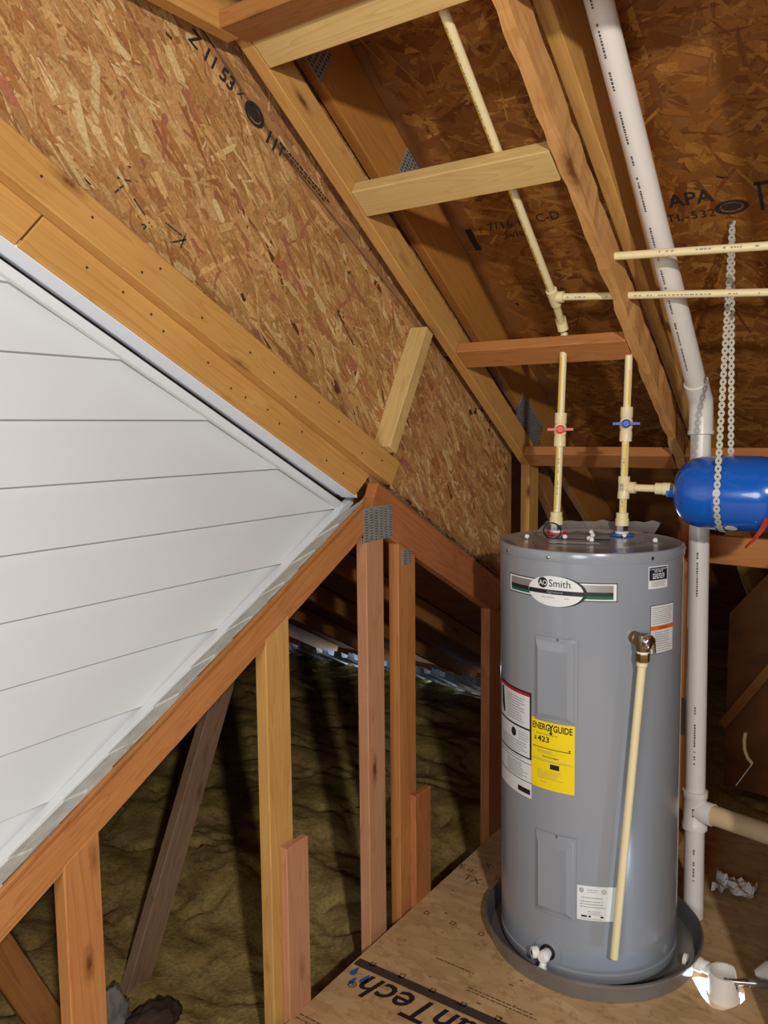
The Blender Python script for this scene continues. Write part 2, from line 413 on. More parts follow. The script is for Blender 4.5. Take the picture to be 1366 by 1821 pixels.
# lettering faces the other way: its baseline lies by the stripe and it reads toward the wall
fmr = lambda u, v: (1.30-u, 1.792-v, FLOOR+0.0006)
pr = Print(); pr.text('AdvanTech', 0.648, 0.0, 0.128, fit=0.555, bold=0.012, shear=0.25); pr.make('printed_lettering', fmr, M['ink'], floor)
pr = Print(); pr.disc(1.219, 0.060, 0.012, 0.012, 24, 0.8); pr.text('R', 1.214, 0.054, 0.016); pr.make('printed_mark', fmr, M['ink'], floor)
pr = Print()
for (x, y, s) in ((0.052, 1.778, 1.0), (0.072, 1.742, 0.85), (0.098, 1.765, 1.1)):
    V = [(x-0.011*s, y-0.004*s), (x-0.006*s, y-0.014*s), (x+0.006*s, y-0.014*s), (x+0.011*s, y-0.004*s), (x+0.007*s, y+0.010*s), (x, y+0.026*s), (x-0.007*s, y+0.010*s)]
    pr.add(V, [tuple(range(7))])
pr.make('printed_drops', fm, M['inkblue'], floor)
pr = Print()
for gx in range(0, 6):
    for gy in range(0, 5):
        x, y = 0.077+0.1016*gx+random.uniform(-.004, .004), 1.535+0.305*gy+random.uniform(-.004, .004)
        if y > 2.6: continue
        s = 0.0085
        for a in ((-s, -s, s, -s+0.003), (-s, s-0.003, s, s), (-s, -s, -s+0.003, s), (s-0.003, -s, s, s)): pr.rect(x+a[0], y+a[1], x+a[2], y+a[3], 1)
rr = random.Random(3)
for gx in range(40):
    x, y = rr.uniform(0.05, 0.55), rr.uniform(1.52, 2.55); s = rr.uniform(.002, .006); pr.rect(x, y, x+s*2.2, y+s*0.8, 1)
pr.lines(0.03, 0.42, 1.560, 1.545, 2, 0.004, 5); pr.lines(0.36, 0.62, 1.905, 1.893, 2, 0.004, 6); pr.lines(0.22, 0.36, 1.965, 1.958, 1, 0.004, 7)
pr.text('E', 0.035, 2.44, 0.045, rot=0.3); pr.text('X', 0.095, 2.50, 0.04); pr.text('TX', 0.075, 2.385, 0.05)
pr.make('printed_grid_marks', fm, M['inkbrown'], floor)

# ---- siding wall of the house (left): lapped vinyl panels
SX = -0.125
wall = empty('wall_left', 'white lapped vinyl siding wall of the house', 'wall', kind='structure')
def topJ(y): return 1.923-0.520*(y-0.913)
def botJ(y): return 0.744+0.5365*(y-0.842)
LAP = 0.1335
def siding(z0):
    z1 = z0+LAP
    poly = [(-0.7, z0), (2.2, z0), (2.2, z1), (-0.7, z1)]
    poly = clip(poly, 0.520, 1, topJ(0)); poly = clip(poly, 0.5365, -1, -botJ(0))
    if len(poly) < 3: return
    bm = bmesh.new(); xo = lambda z: SX-0.018+0.015*(1-(z-z0)/LAP)
    def crease(z): return xo(z) - (0.0012 if abs(z-z0-LAP/2) < 0.02 else 0)
    A = [bm.verts.new((xo(z), y, z)) for y, z in poly]; B = [bm.verts.new((SX-0.026, y, z)) for y, z in poly]; n = len(poly)
    bm.faces.new(A); bm.faces.new(B[::-1])
    for i in range(n): bm.faces.new((A[i], B[i], B[(i+1) % n], A[(i+1) % n]))
    bmesh.ops.recalc_face_normals(bm, faces=bm.faces); from_bm('siding_panel', bm, M['siding'], wall)
z = 1.755-LAP*15
while z < 2.9: siding(z); z += LAP
tri = clip(clip([(-0.7, -0.2), (2.3, -0.2), (2.3, 3.0), (-0.7, 3.0)], 0.520, 1, topJ(0)+0.03), 0.5365, -1, -botJ(0)+0.03)
poly_prism('backing_board', tri, 'x', SX-0.045, SX-0.0265, M['inkgrey'], wall)

# white trims
def strip(name, ya, yb, za, zb, h, x0, x1, mat, parent=None):
    return poly_prism(name, [(ya, za), (yb, zb), (yb, zb+h), (ya, za+h)], 'x', x0, x1, mat, parent, 0.0015)
t2 = strip('trim_2', -0.7, 2.03, topJ(-0.7)-0.026, topJ(2.03)-0.026, 0.026, SX-0.004, SX+0.012, M['siding'])
tag(t2, 'white vinyl channel along the sloping top of the siding', 'trim', kind='structure')
t3 = strip('trim_3', -0.7, 2.015, botJ(-0.7)-0.008, botJ(2.015)-0.008, 0.023, SX-0.004, SX+0.022, M['siding'])
tag(t3, 'white vinyl channel along the lower edge of the siding', 'trim', kind='structure')
# soffit: sloping white sheet between the fascia board and the siding
def sof(y): return 1.960-0.5170*(y-0.853)
bm = bmesh.new()
prof = [(-0.046, 0.0), (-0.046, 0.020), (SX-0.004, 0.020), (SX-0.004, 0.007), (SX+0.021, 0.007), (SX+0.022, 0.0)]
A = [bm.verts.new((x, -0.7, sof(-0.7)+d)) for x, d in prof]; B = [bm.verts.new((x, 1.955, sof(1.955)+d)) for x, d in prof]
for i in range(len(prof)): bm.faces.new((A[i], B[i], B[(i+1) % 6], A[(i+1) % 6]))
bm.faces.new(A); bm.faces.new(B[::-1]); bmesh.ops.recalc_face_normals(bm, faces=bm.faces)
t1 = from_bm('trim_1', bm, M['alu']); tag(t1, 'smooth white metal soffit under the fascia board', 'trim', kind='structure')

# ---- OSB sheathing of the gable above (vertical, behind the ladder frame)
OX = -0.038
gable = empty('wall_gable', 'flaky wood strand board wall above the sloping boards', 'wall', kind='structure')
def raf(y): return LZ(y, 0.185)
def jl(y): return 2.301-0.531*(y-1.628) if y < 2.018 else 2.094-0.60*(y-2.018)
low = lambda y: 1.385-0.519*(y-2.083) if y > 2.0 else 1.50-0.515*(y-2.0)
main = [(-0.4, low(-0.4)), (2.0, low(2.0)), (2.03, 1.415), (2.995, 0.915), (2.995, LZ(2.995, 0.185)), (2.45, LZ(2.45, 0.02)), (1.628, 2.301), (1.40, 2.475), (0.9, 2.80), (-0.4, 3.3)]
strip_poly = [(2.45, LZ(2.45, 0.022)), (2.995, LZ(2.995, 0.36)), (1.45, LZ(1.45, 0.36)), (0.9, LZ(0.9, 0.36)), (0.910, 2.810), (1.407, 2.486), (1.634, 2.312)]
poly_prism('sheathing_panel', main, 'x', OX-0.012, OX, M['osb'], gable)
poly_prism('sheathing_panel', strip_poly, 'x', OX-0.014, OX-0.002, M['osb'], gable)
fw = lambda y, z, h: (OX+h, y, z)
fw2 = lambda y, z, h: (OX-0.002+h, y, z)
vis = [(0.5, 2.315), (2.03, 1.525), (2.10, 1.40), (2.965, 0.96), (2.965, LZ(2.965, 0.1)), (2.45, LZ(2.45, 0.018)), (1.628, 2.299), (1.40, 2.472), (0.9, 2.797), (0.5, 2.95)]
strands(gable, vis, fw, 6200, rad(-50), rad(15), TONES_WALL, 11, 1.3, 0.0018, stray=0.18)
strands(gable, [(2.45, LZ(2.45, 0.026)), (2.97, LZ(2.97, 0.20)), (2.97, LZ(2.97, 0.30)), (1.0, LZ(1.0, 0.24)), (0.908, 2.808), (1.406, 2.484), (1.634, 2.311)], fw2, 1600, rad(-50), rad(20), TONES_WALL, 12, 0.8, 0.001)
# stamped marks near the rail
stm = lambda u, v: (OX+0.0030, 1.335+u*0.883+v*0.469, 2.470-u*0.469+v*0.883)
pr = Print(); pr.text('Z 11', 0.0, -0.014, 0.048, bold=0.018); pr.text('53', 0.105, -0.014, 0.050, bold=0.02); pr.text('X', 0.165, -0.004, 0.028)
pr.disc(0.232, -0.002, 0.036, 0.026, 24, 0.72); pr.disc(0.230, -0.002, 0.024, 0.015, 16)
pr.text('11', 0.290, -0.030, 0.05, bold=0.03); pr.text('T', 0.330, -0.024, 0.045, bold=0.02); pr.lines(0.36, 0.56, 0.006, -0.004, 2, 0.004, 4, 0.1)
pr.make('printed_stamp', stm, M['inkstamp'], gable)
pr = Print(); stm2 = lambda u, v: (OX+0.0022, 1.11+u*0.88+v*0.47, 2.085-u*0.47+v*0.88)
for (u, v, w, a) in ((0.0, 0.03, 0.035, 0.5), (0.01, 0.0, 0.03, 1.2), (0.05, 0.02, 0.04, -0.3), (0.09, -0.015, 0.03, 0.5), (0.10, -0.02, 0.025, 1.3), (0.14, 0.03, 0.05, 0.1), (0.17, 0.0, 0.05, 0.8), (0.20, 0.01, 0.04, 1.6), (0.21, -0.04, 0.03, 0.5)):
    c, s = math.cos(a), math.sin(a); pr.add([(u, v), (u+w*c, v+w*s), (u+w*c-0.004*s, v+w*s+0.004*c), (u-0.004*s, v+0.004*c)], [(0, 1, 2, 3)])
pr.make('printed_stamp', stm2, M['inkfade'], gable)

# ---- main roof sheathing over the attic
roof = empty('ceiling', 'dark wood strand board roof deck over the attic', 'ceiling', kind='structure')
SO = 0.364
def roof_panel(x0, x1, ya, yb):
    g = 0.0025
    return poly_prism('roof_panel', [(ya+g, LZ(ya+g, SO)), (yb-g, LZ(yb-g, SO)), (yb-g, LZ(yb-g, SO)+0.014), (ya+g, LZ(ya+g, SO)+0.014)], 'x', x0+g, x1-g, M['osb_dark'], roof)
for (x0, x1) in ((-0.12, 1.22), (1.22, 2.5)):
    for ya, yb in ((0.55, 1.885), (1.885, 2.535), (2.535, 3.55), (3.55, 4.56), (4.56, 5.7)): roof_panel(x0, x1, ya, yb)
fr = lambda x, y, h: (x, y, LZ(y, SO)-h*1.2)
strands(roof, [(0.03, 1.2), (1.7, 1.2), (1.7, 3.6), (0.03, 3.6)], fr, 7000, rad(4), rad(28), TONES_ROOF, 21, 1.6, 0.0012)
rm = lambda u, v: (u, 2.5+v*0.83, LZ(2.5+v*0.83, SO)-0.004)
flip = lambda f: (lambda u, v: f(u, -v))
pr = Print(); pr.text('APA', 0.70, 0.02, 0.066, bold=0.012); pr.text('TL-532-', 0.685, -0.035, 0.04, space=1.2); pr.disc(0.865, -0.012, 0.045, 0.026, 24, 0.72); pr.disc(0.865, -0.01, 0.028, 0.013, 16); pr.rect(0.93, 0.05, 1.0, 0.062, 1); pr.rect(0.938, -0.04, 0.947, 0.06, 1)
pr.text('7/16 C', 0.13, 0.04, 0.042, space=1.2); pr.text('2x/16', 0.17, 0.0, 0.03); pr.text('C-D', 0.30, 0.045, 0.045)
pr.make('printed_stamp', lambda u, v: (u, 2.5-v*0.83, LZ(2.5-v*0.83, SO)-0.004), M['inkstamp'], roof)
pr = Print(); pr.rect(0.05, -0.01, 0.13, 0.012, 2); pr.make('printed_stamp', lambda u, v: (0.055+v, 2.40+u, LZ(2.40+u, SO)-0.004), M['ink'], roof)

# ---- lower roof (over the insulated eave attic): two slopes meeting at a ridge that runs along X
def chord_top(y): return 1.392-0.519*(y-2.083) if y > 2.0 else 0.741+0.540*(y-0.768)
lr = empty('ceiling_eave', 'dark sloping roof deck over the insulated eave attic', 'ceiling', kind='structure')
bpts = [(2.0, 1.435), (5.05, chord_top(5.05)), (5.05, chord_top(5.05)+0.014), (2.0, 1.449)]
poly_prism('roof_panel', bpts, 'x', -4.2, -0.055, M['osb_dark'], lr)
poly_prism('roof_panel', [(2.0, 1.340), (-0.9, chord_top(-0.9)-0.072), (-0.9, chord_top(-0.9)-0.058), (2.0, 1.354)], 'x', -4.2, -0.040, M['osb_dark'], lr)

# ---- far ends of the attic, and a board added for shade
wr = poly_prism('shade_board_right', [(2.0, FLOOR), (3.2, FLOOR), (3.2, 1.32), (2.0, 1.32)], 'x', 1.18, 1.22, M['osb_dark']); tag(wr, 'unseen low board added right of the branch pipe to cast shade', 'wall', kind='structure')  # unseen board, added to keep the bulb off the lower right corner
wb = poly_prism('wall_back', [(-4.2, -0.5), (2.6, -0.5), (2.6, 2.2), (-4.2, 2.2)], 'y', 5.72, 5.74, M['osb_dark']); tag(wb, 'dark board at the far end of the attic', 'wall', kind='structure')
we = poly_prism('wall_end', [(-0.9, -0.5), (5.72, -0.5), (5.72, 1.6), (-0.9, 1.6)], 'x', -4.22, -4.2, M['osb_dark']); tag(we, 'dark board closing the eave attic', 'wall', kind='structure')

# ================================================================ TIMBER
# ---- ladder frame under the rafters: two rails per bay and flat blocking between
UP = upN()
def rail(x, mat, label, wane=0.0):
    o = empty('ceiling_rail', label, 'rail', 'sloping rails of the ladder frame')
    a, b = 1.445, 3.02
    beam('sloping_piece', (x, a, LZ(a, 0.0445)), (x, b, LZ(b, 0.0445)), 0.038, 0.089, UP, mat, o, c0=0.30, c1=-0.3, wane=wane, seed=int(x*100)+2)
    beam('level_piece', (x, -0.6, 2.5145), (x, 1.43, 2.5145), 0.038, 0.089, (0, 0, 1), M['gold'], o, c1=0.30)
    return o
rail(0.019, M['gold'], 'sloping wooden rail running down against the strand board wall')
rail(0.627, M['wane'], 'sloping rail with bark-edged grain left of the white vent pipe', wane=0.006)
rail(1.236, M['gold'], 'sloping wooden rail at the right beyond the white vent pipe')
def blocking(ya, mat, label, bays, w=0.089, flat=True):
    for k, (x0, x1) in enumerate(bays):
        y0 = ya; y1 = ya+w/NRM
        o = beam('blocking', (x0, (y0+y1)/2, LZ((y0+y1)/2, 0.019)), (x1, (y0+y1)/2, LZ((y0+y1)/2, 0.019)), w, 0.038, UP, mat, None, seed=k+1)
        tag(o, label if k == 0 else label.replace('left', 'right') if False else label+' in the right bay', 'blocking', 'blocking between the sloping rails')
B1 = [(0.039, 0.606)]
blocking(1.452, M['pale'], 'topmost pale sloping block at the bend of the ladder frame', B1, 0.086)
blocking(1.838, M['pale'], 'pale knotty block across the sloping rails below the bend', B1)
blocking(2.412, M['orange'], 'orange block across the rails that the cream water pipes pass through', B1)
blocking(2.945, M['orange'], 'lowest orange block across the rails just above the water heater', B1)
blocking(2.945, M['orange'], 'orange block behind the blue tank, right of the vent pipe', [(0.648, 1.215)])
B1R = [(0.648, 1.215)]
blocking(1.452, M['pale'], 'topmost pale sloping block right of the vent pipe', B1R, 0.086)
o = beam('blocking', (0.648, 1.398, 2.489), (1.215, 1.398, 2.489), 0.089, 0.038, (0, 0, 1), M['orange']); tag(o, 'level block beyond the top edge, right of the vent pipe', 'blocking', 'blocking between the sloping rails')
o = beam('blocking', (0.039, 1.398, 2.489), (0.606, 1.398, 2.489), 0.089, 0.038, (0, 0, 1), M['brown']); tag(o, 'level brown block beside the topmost sloping block', 'blocking', 'blocking between the sloping rails')
# posts below the rails and lower cross pieces of the knee frame
o = beam('post', (0.019, 3.045, -0.05), (0.019, 3.045, 1.455), 0.089, 0.038, (1, 0, 0), M['gold']); tag(o, 'golden post under the left rail, behind the water heater', 'post', 'posts of the knee frame')
o = beam('post', (0.627, 3.075, -0.05), (0.627, 3.075, 1.455), 0.089, 0.038, (1, 0, 0), M['orange']); tag(o, 'orange post between the water heater and the vertical vent pipe', 'post', 'posts of the knee frame')
o = beam('post', (1.236, 3.075, -0.05), (1.236, 3.075, 1.455), 0.089, 0.038, (1, 0, 0), M['orange']); tag(o, 'orange post at the far right of the knee frame', 'post', 'posts of the knee frame')
o = beam('cross_piece', (0.65, 3.03, 1.160), (1.22, 3.03, 1.152), 0.038, 0.100, (0, 0, 1), M['orange']); tag(o, 'orange cross piece below the blue tank, right of the vent pipe', 'cross piece')

# ---- rafters (top chords of the main trusses) against the roof deck
def rafter(x, label, mat, plates):
    o = empty('rafter', label, 'rafter', 'rafters under the main roof')
    a, b = 0.75, 5.4
    beam('lumber', (x, a, LZ(a, 0.272)), (x, b, LZ(b, 0.272)), 0.038, 0.182, UP, mat, o)
    for (y, off, L, w) in plates:
        bm = bmesh.new(); mw, _ = frame((x+0.0205, y, LZ(y, off)), (x+0.0205, y+1, LZ(y+1, off)), UP)
        add_box(bm, (0, 0, 0), (L, 0.0015, w), mw)
        p = from_bm('nail_plate', bm, M['galv'], o)
        bm = bmesh.new()
        for i in range(int(L/0.016)):
            for j in range(int(w/0.012)):
                add_box(bm, (-L/2+0.012+i*0.016, -0.001, -w/2+0.008+j*0.012), (0.008, 0.0012, 0.003), mw)
        q = from_bm('plate_teeth', bm, M['black'], p); q['kind'] = 'stuff'
    return o
rafter(-0.012, 'broad brown rafter above the left sloping rail', M['umber'], [(1.70, 0.22, 0.17, 0.10), (2.18, 0.315, 0.11, 0.09), (3.06, 0.17, 0.24, 0.13)])
rafter(0.627, 'golden rafter between the bark-edged rail and the white vent pipe', M['gold'], [(1.0, 0.3, 0.12, 0.1)])
rafter(1.245, 'golden rafter at the right edge of the roof', M['gold'], [])
# truss webs dropping from the rafters in the dark behind the heater
o = beam('truss_web', (-0.012, 3.16, 1.44), (0.0, 4.35, 0.25), 0.038, 0.089, UP, M['brown']); tag(o, 'brown diagonal truss web in the dark behind the hot water pipe', 'truss web')
o = beam('truss_web', (0.66, 3.70, 0.30), (1.30, 3.62, 1.30), 0.038, 0.10, (0, 1, 0), M['brown']); tag(o, 'dark diagonal web right of the vertical vent pipe', 'truss web')

# ---- sloping boards of the old rake
def slope_beam(name, x, ya, za, yb, zb, thick, depth, mat, **kw):
    """(ya,za)-(yb,zb) is the upper edge of the board's face; x its middle"""
    d = Vector((0, yb-ya, zb-za)).normalized(); n = Vector((0, -d.z, d.y)); c = n*(-depth/2)
    return beam(name, Vector((x, ya, za))+c, Vector((x, yb, zb))+c, thick, depth, n, mat, **kw)
o = slope_beam('rake_board', -0.019, -0.6, 2.147+0.517*1.453, 2.118, 1.493, 0.038, 0.083, M['gold'], c1=0.12); tag(o, 'upper wide sloping board nailed over the strand board', 'board')
o = slope_beam('fascia_board', -0.058, -0.6, 2.060+0.517*1.453, 0.945, 2.060-0.517*0.092, 0.038, 0.087, M['gold'], c1=0.25); tag(o, 'upper length of the fascia board, left of the curved joint', 'board', 'fascia boards above the white soffit')
o = slope_beam('fascia_board', -0.058, 0.948, 2.060-0.517*0.095, 2.0, 2.060-0.517*1.147, 0.038, 0.087, M['gold'], c0=0.25, c1=0.5); tag(o, 'long fascia board between the upper board and white soffit', 'board', 'fascia boards above the white soffit')
o = beam('wood_cleat', (-0.006, 2.262, 1.905), (-0.006, 2.045, 1.532), 0.064, 0.045, (0, 1, -0.5), M['pale']); tag(o, 'short pale stick nailed slantwise across the strand board wall', 'cleat')

def nails(parent, seed, n, xf, y0, y1, zf, half):
    rr = random.Random(seed)
    for k in range(n):
        y = y0+(y1-y0)*(k+rr.uniform(.1, .9))/n; z = zf(y)+rr.uniform(-half, half)
        bm = bmesh.new(); lathe(bm, [(0.0, 0.0006), (0.0028, 0.0004), (0.0030, 0.0)], (xf, y, z), (1, 0, 0), 10, cap0=False, cap1=False)
        p = from_bm('nail_head', bm, M['darkdirt'], None); p.parent = parent; p.matrix_parent_inverse = parent.matrix_world.inverted()
nails(bpy.data.objects['rake_board'], 3, 12, 0.0002, 0.9, 2.05, lambda y: 2.147-0.517*(y-0.853)-0.048, 0.026)
nails(bpy.data.objects['fascia_board.001'], 5, 12, -0.0388, 1.0, 1.9, lambda y: 2.052-0.517*(y-0.853)-0.040, 0.018)

# ---- gable truss in front
tr = empty('gable_truss', 'low gable truss with orange chords and studs below the siding', 'truss')
def chord(ya, za, yb, zb, depth, mat, seed, **kw):
    d = Vector((0, yb-ya, zb-za)).normalized(); n = Vector((0, -d.z, d.y)); n = n if n.z > 0 else -n; c = n*(-depth/2)
    return beam('top_chord', Vector((-0.019, ya, za))+c, Vector((-0.019, yb, zb))+c, 0.038, depth, n, mat, tr, seed=seed, **kw)
chord(-0.6, 0.741-0.54*1.368, 2.0, 1.404, 0.070, M['orange'], 5, wane=0.0018)
chord(2.0, 1.435, 2.86, 1.435-0.519*0.86, 0.128, M['red'], 6)
def stud(ya, yb, z1, mat, z0=-0.35, x=-0.019, t=0.038, name='stud', cut=0.0):
    o = beam(name, (x, (ya+yb)/2, z0), (x, (ya+yb)/2, z1), t, yb-ya, (0, 1, 0), mat, tr, c1=cut); return o
stud(0.900, 0.985, 0.765, M['orange'], cut=0.54)
stud(1.494, 1.585, 1.09, M['gold'], cut=0.54)
stud(1.936, 2.026, 1.275, M['pink'])
stud(2.107, 2.207, 1.225, M['orange'], cut=-0.52)
stud(2.735, 2.850, 0.90, M['red'], cut=-0.52)
s1 = stud(1.53, 1.62, 0.50, M['pink'], z0=-0.35, x=0.0115, t=0.023, name='stud_scab'); s1['label'] = 'short pinkish board screwed to the front of the stud'
s2 = stud(2.165, 2.262, 0.395, M['red'], z0=-0.35, x=0.0115, t=0.023, name='stud_scab'); s2['label'] = 'short reddish board on the front of the stud'
dk = Vector((0, 1, 0.54)).normalized()
beam('decking_edge', (-0.0075, -0.6, 0.741-0.54*1.368+0.004), (-0.0075, 1.93, 1.369+0.004), 0.011, 0.012, (0, -0.54, 1), M['brown'], tr)
def gang_plate(y0, y1, z0, z1, x=0.0012, seed=1):
    bm = bmesh.new(); add_box(bm, (x, (y0+y1)/2, (z0+z1)/2), (0.0014, y1-y0, z1-z0)); p = from_bm('nail_plate', bm, M['galv'], tr); p['label'] = 'perforated galvanised nail plate'
    bm = bmesh.new(); ny, nz = int((y1-y0)/0.0245), int((z1-z0)/0.0078); rr = random.Random(seed)
    for i in range(ny):
        for j in range(nz):
            y = y0+(i+0.5)*(y1-y0)/ny; zz = z0+(j+0.5)*(z1-z0)/nz+(0.004 if i % 2 else 0)
            if zz > z1-0.004: continue
            add_box(bm, (x+0.0012, y, zz), (0.0014, 0.0055, 0.0020))
    q = from_bm('plate_teeth', bm, M['black'], p); q['kind'] = 'stuff'
    bm = bmesh.new()
    for i in range(ny):
        for j in range(nz):
            y = y0+(i+0.5)*(y1-y0)/ny+0.005; zz = z0+(j+0.5)*(z1-z0)/nz+(0.004 if i % 2 else 0)
            if zz > z1-0.004: continue
            add_box(bm, (x+0.0014, y, zz+0.001), (0.0022, 0.0035, 0.002))
    q = from_bm('plate_dimples', bm, M['chrome'], p); q['kind'] = 'stuff'
gang_plate(1.920, 2.073, 1.262, 1.365)
gang_plate(2.130, 2.182, 1.165, 1.213, x=0.0008, seed=2)
# splintered edge left on the chord's ledge
bm = None
strands(gable, [(2.05, 0.0), (2.85, 0.0), (2.85, 0.03), (2.05, 0.03)], lambda u, v, h: (OX+v, u, 1.395-0.519*(u-2.083)+0.010+h*4), 260, 0.0, rad(14), [tn(3, 190, 160, 118), tn(2, 160, 116, 74), tn(1, 96, 66, 42)], 31, 0.6, 0.003, name='splintered_edge')
bm = bmesh.new(); rr = random.Random(4)
for i in range(46):
    y = 2.06+i*0.0172; add_box(bm, (OX+0.012+rr.uniform(-.003, .004), y, 1.395-0.519*(y-2.083)+0.006+rr.uniform(-.003, .004)), (0.017, 0.019, 0.016+rr.uniform(-.004, .004)), None)
o = from_bm('sheathing_edge', bm, M['grey_wood'], gable); o['kind'] = 'stuff'

# ---- shingles along the foot of the siding
sh = empty('shingle_strip', 'grey shingle courses stepping down between siding and truss chord', 'shingles')
butts = [1.825, 1.710, 1.585, 1.461, 1.336, 1.218, 1.092, 0.974, 0.846, 0.722, 0.598, 0.474, 0.35]
def roofs(y): return chord_top(y)
SH0, SH1 = -0.058, 0.010
for i, yb in enumerate(butts):
    rr = random.Random(i+9); ye = butts[i-1]+0.06 if i else 1.945
    x0, x1 = SX-0.015, -0.014+rr.uniform(-.003, .003)
    lift = 0.009
    bm = bmesh.new(); n = 5; top = []; bot = []
    for k in range(n+1):
        x = x0+(x1-x0)*k/n; j = rr.uniform(-.003, .003); sk = SH0+(SH1-SH0)*k/n
        top.append((bm.verts.new((x, yb+j, roofs(yb)+lift+sk)), bm.verts.new((x+rr.uniform(-.002, .002), ye, roofs(ye)+0.002+sk))))
        bot.append((bm.verts.new((x, yb+j, roofs(yb)+lift-0.006+sk)), bm.verts.new((x, ye, roofs(ye)-0.003+sk))))
    for k in range(n):
        bm.faces.new((top[k][0], top[k+1][0], top[k+1][1], top[k][1])); bm.faces.new((bot[k][0], bot[k][1], bot[k+1][1], bot[k+1][0]))
        bm.faces.new((top[k][0], bot[k][0], bot[k+1][0], top[k+1][0])); bm.faces.new((top[k][1], top[k+1][1], bot[k+1][1], bot[k][1]))
    bm.faces.new((top[0][0], top[0][1], bot[0][1], bot[0][0])); bm.faces.new((top[n][0], bot[n][0], bot[n][1], top[n][1]))
    bmesh.ops.recalc_face_normals(bm, faces=bm.faces); from_bm('shingle', bm, M['shingle'], sh)

# ---- trusses and eave of the attic behind
def back_truss(x, label, webs):
    t = empty('roof_truss', label, 'truss', 'trusses of the eave attic')
    for (ya, yb) in ((2.0, 4.95), (2.0, -0.8)):
        a, b = (ya, (1.43 if yb > 2 else 1.405)), (yb, chord_top(yb)); d = Vector((0, b[0]-a[0], b[1]-a[1])).normalized(); n = Vector((0, -d.z, d.y)); n = n if n.z > 0 else -n
        beam('top_chord', Vector((x, a[0], a[1]))-n*0.048, Vector((x, b[0], b[1]))-n*0.048, 0.038, 0.089, n, M['brown'], t)
    for (y0, z0, y1, z1, m) in webs: beam('web', (x, y0, z0), (x, y1, z1), 0.038, 0.089, (0, 1, 0), M[m], t)
    return t
W1 = [(1.47, -0.28, 2.17, 1.20, 'grey_wood'), (1.329, -0.30, 0.86, 0.75, 'brown')]
back_truss(-0.628, 'first dark truss behind the studs, with a greyish diagonal web', W1)
back_truss(-1.238, 'second dark truss behind the studs', [])
back_truss(-1.848, 'third dark truss behind the studs', [])
back_truss(-2.458, 'farthest dark truss behind the studs', [])

# ---- insulation
def insulation(name, x0, x1, y0, y1, label, base):
    bm = bmesh.new(); nx, ny = int((x1-x0)/0.022), int((y1-y0)/0.022); g = []
    for i in range(nx+1):
        row = []
        for j in range(ny+1):
            x, y = x0+(x1-x0)*i/nx, y0+(y1-y0)*j/ny
            p = Vector((x*2.2+y*0.6, y*4.2, 1.7)); h = 0.045*noise.fractal(p, 1.0, 2.0, 2)
            p2 = Vector((x*1.3, y*2.2, 7.1)); h += 0.05*noise.noise(p2)
            c = abs(noise.noise(Vector((x*3.0+noise.noise(Vector((x*4, y*4, 0)))*0.5, y*7+x*1.2, 3.3)))); h -= 0.030*max(0.0, 1-c/0.10)
            h += 0.006*noise.noise(Vector((x*20, y*24, 0.5)))
            hh = base(x, y)+h
            if x > 0.0: hh = min(hh, -0.02)
            row.append(bm.verts.new((x, y, hh)))
        g.append(row)
    for i in range(nx):
        for j in range(ny): bm.faces.new((g[i][j], g[i+1][j], g[i+1][j+1], g[i][j+1]))
    o = from_bm(name, bm, M['insul'], None, True); tag(o, label, 'insulation', kind='stuff'); return o
insulation('insulation', -3.4, 0.02, 0.0, 4.95, 'lumpy yellow-green fibreglass insulation on the attic floor behind the studs', lambda x, y: -0.13 - (0.12*max(0, y-4.0)))
insulation('insulation', 0.06, 2.6, 3.27, 5.7, 'lumpy insulation in the dark behind the knee frame at right', lambda x, y: -0.06)
# vent baffles at the daylit eave
for k in range(9):
    x = -1.02-k*0.235
    bm = bmesh.new(); ya, yb = 4.62, 4.98
    prof = [(-0.10, 0.0), (-0.085, -0.045), (-0.04, -0.05), (-0.03, -0.01), (0.03, -0.01), (0.04, -0.05), (0.085, -0.045), (0.10, 0.0)]
    zt = lambda y: chord_top(y)-0.105
    A = [bm.verts.new((x+a, ya, zt(ya)+b)) for a, b in prof]; B = [bm.verts.new((x+a, yb, zt(yb)+b)) for a, b in prof]
    A2 = [bm.verts.new((x+a, ya, zt(ya)+b+0.006)) for a, b in prof]; B2 = [bm.verts.new((x+a, yb, zt(yb)+b+0.006)) for a, b in prof]
    for i in range(len(prof)-1): bm.faces.new((A[i], A[i+1], B[i+1], B[i])); bm.faces.new((A2[i], B2[i], B2[i+1], A2[i+1])); bm.faces.new((A[i], A2[i], A2[i+1], A[i+1]))
    bmesh.ops.recalc_face_normals(bm, faces=bm.faces)
    o = from_bm('vent_baffle', bm, M['baffle']); tag(o, 'pale foam vent baffle at the daylit far eave, %s' % ('rightmost of the row', 'second from the right', 'third from the right', 'fourth from the right', 'middle of the row', 'fourth from the left', 'third from the left', 'second from the left', 'leftmost of the row')[k], 'vent baffle', 'vent baffles along the eave')
# scraps at the foot of the diagonal web
def lump(name, c, s, mat, label, cat, seed):
    bm = bmesh.new(); bmesh.ops.create_icosphere(bm, subdivisions=4, radius=1.0)
    for v in bm.verts:
        d = v.co.normalized(); k = 1+0.35*noise.fractal(d*2.2+Vector((seed, 0, 0)), 1.0, 2.0, 4); v.co = Vector((c[0]+d.x*s[0]*k, c[1]+d.y*s[1]*k, c[2]+d.z*s[2]*k))
    o = from_bm(name, bm, mat, None, True); return tag(o, label, cat)
lump('paper_scrap', (-0.40, 1.40, -0.10), (0.055, 0.10, 0.05), M['darkdirt'], 'crumpled brown kraft scrap on the insulation at bottom left', 'scrap', 3)
lump('fluff_clump', (-0.49, 1.35, -0.08), (0.035, 0.05, 0.085), M['fluff'], 'grey fluffy clump at the foot of the diagonal web', 'scrap', 5)

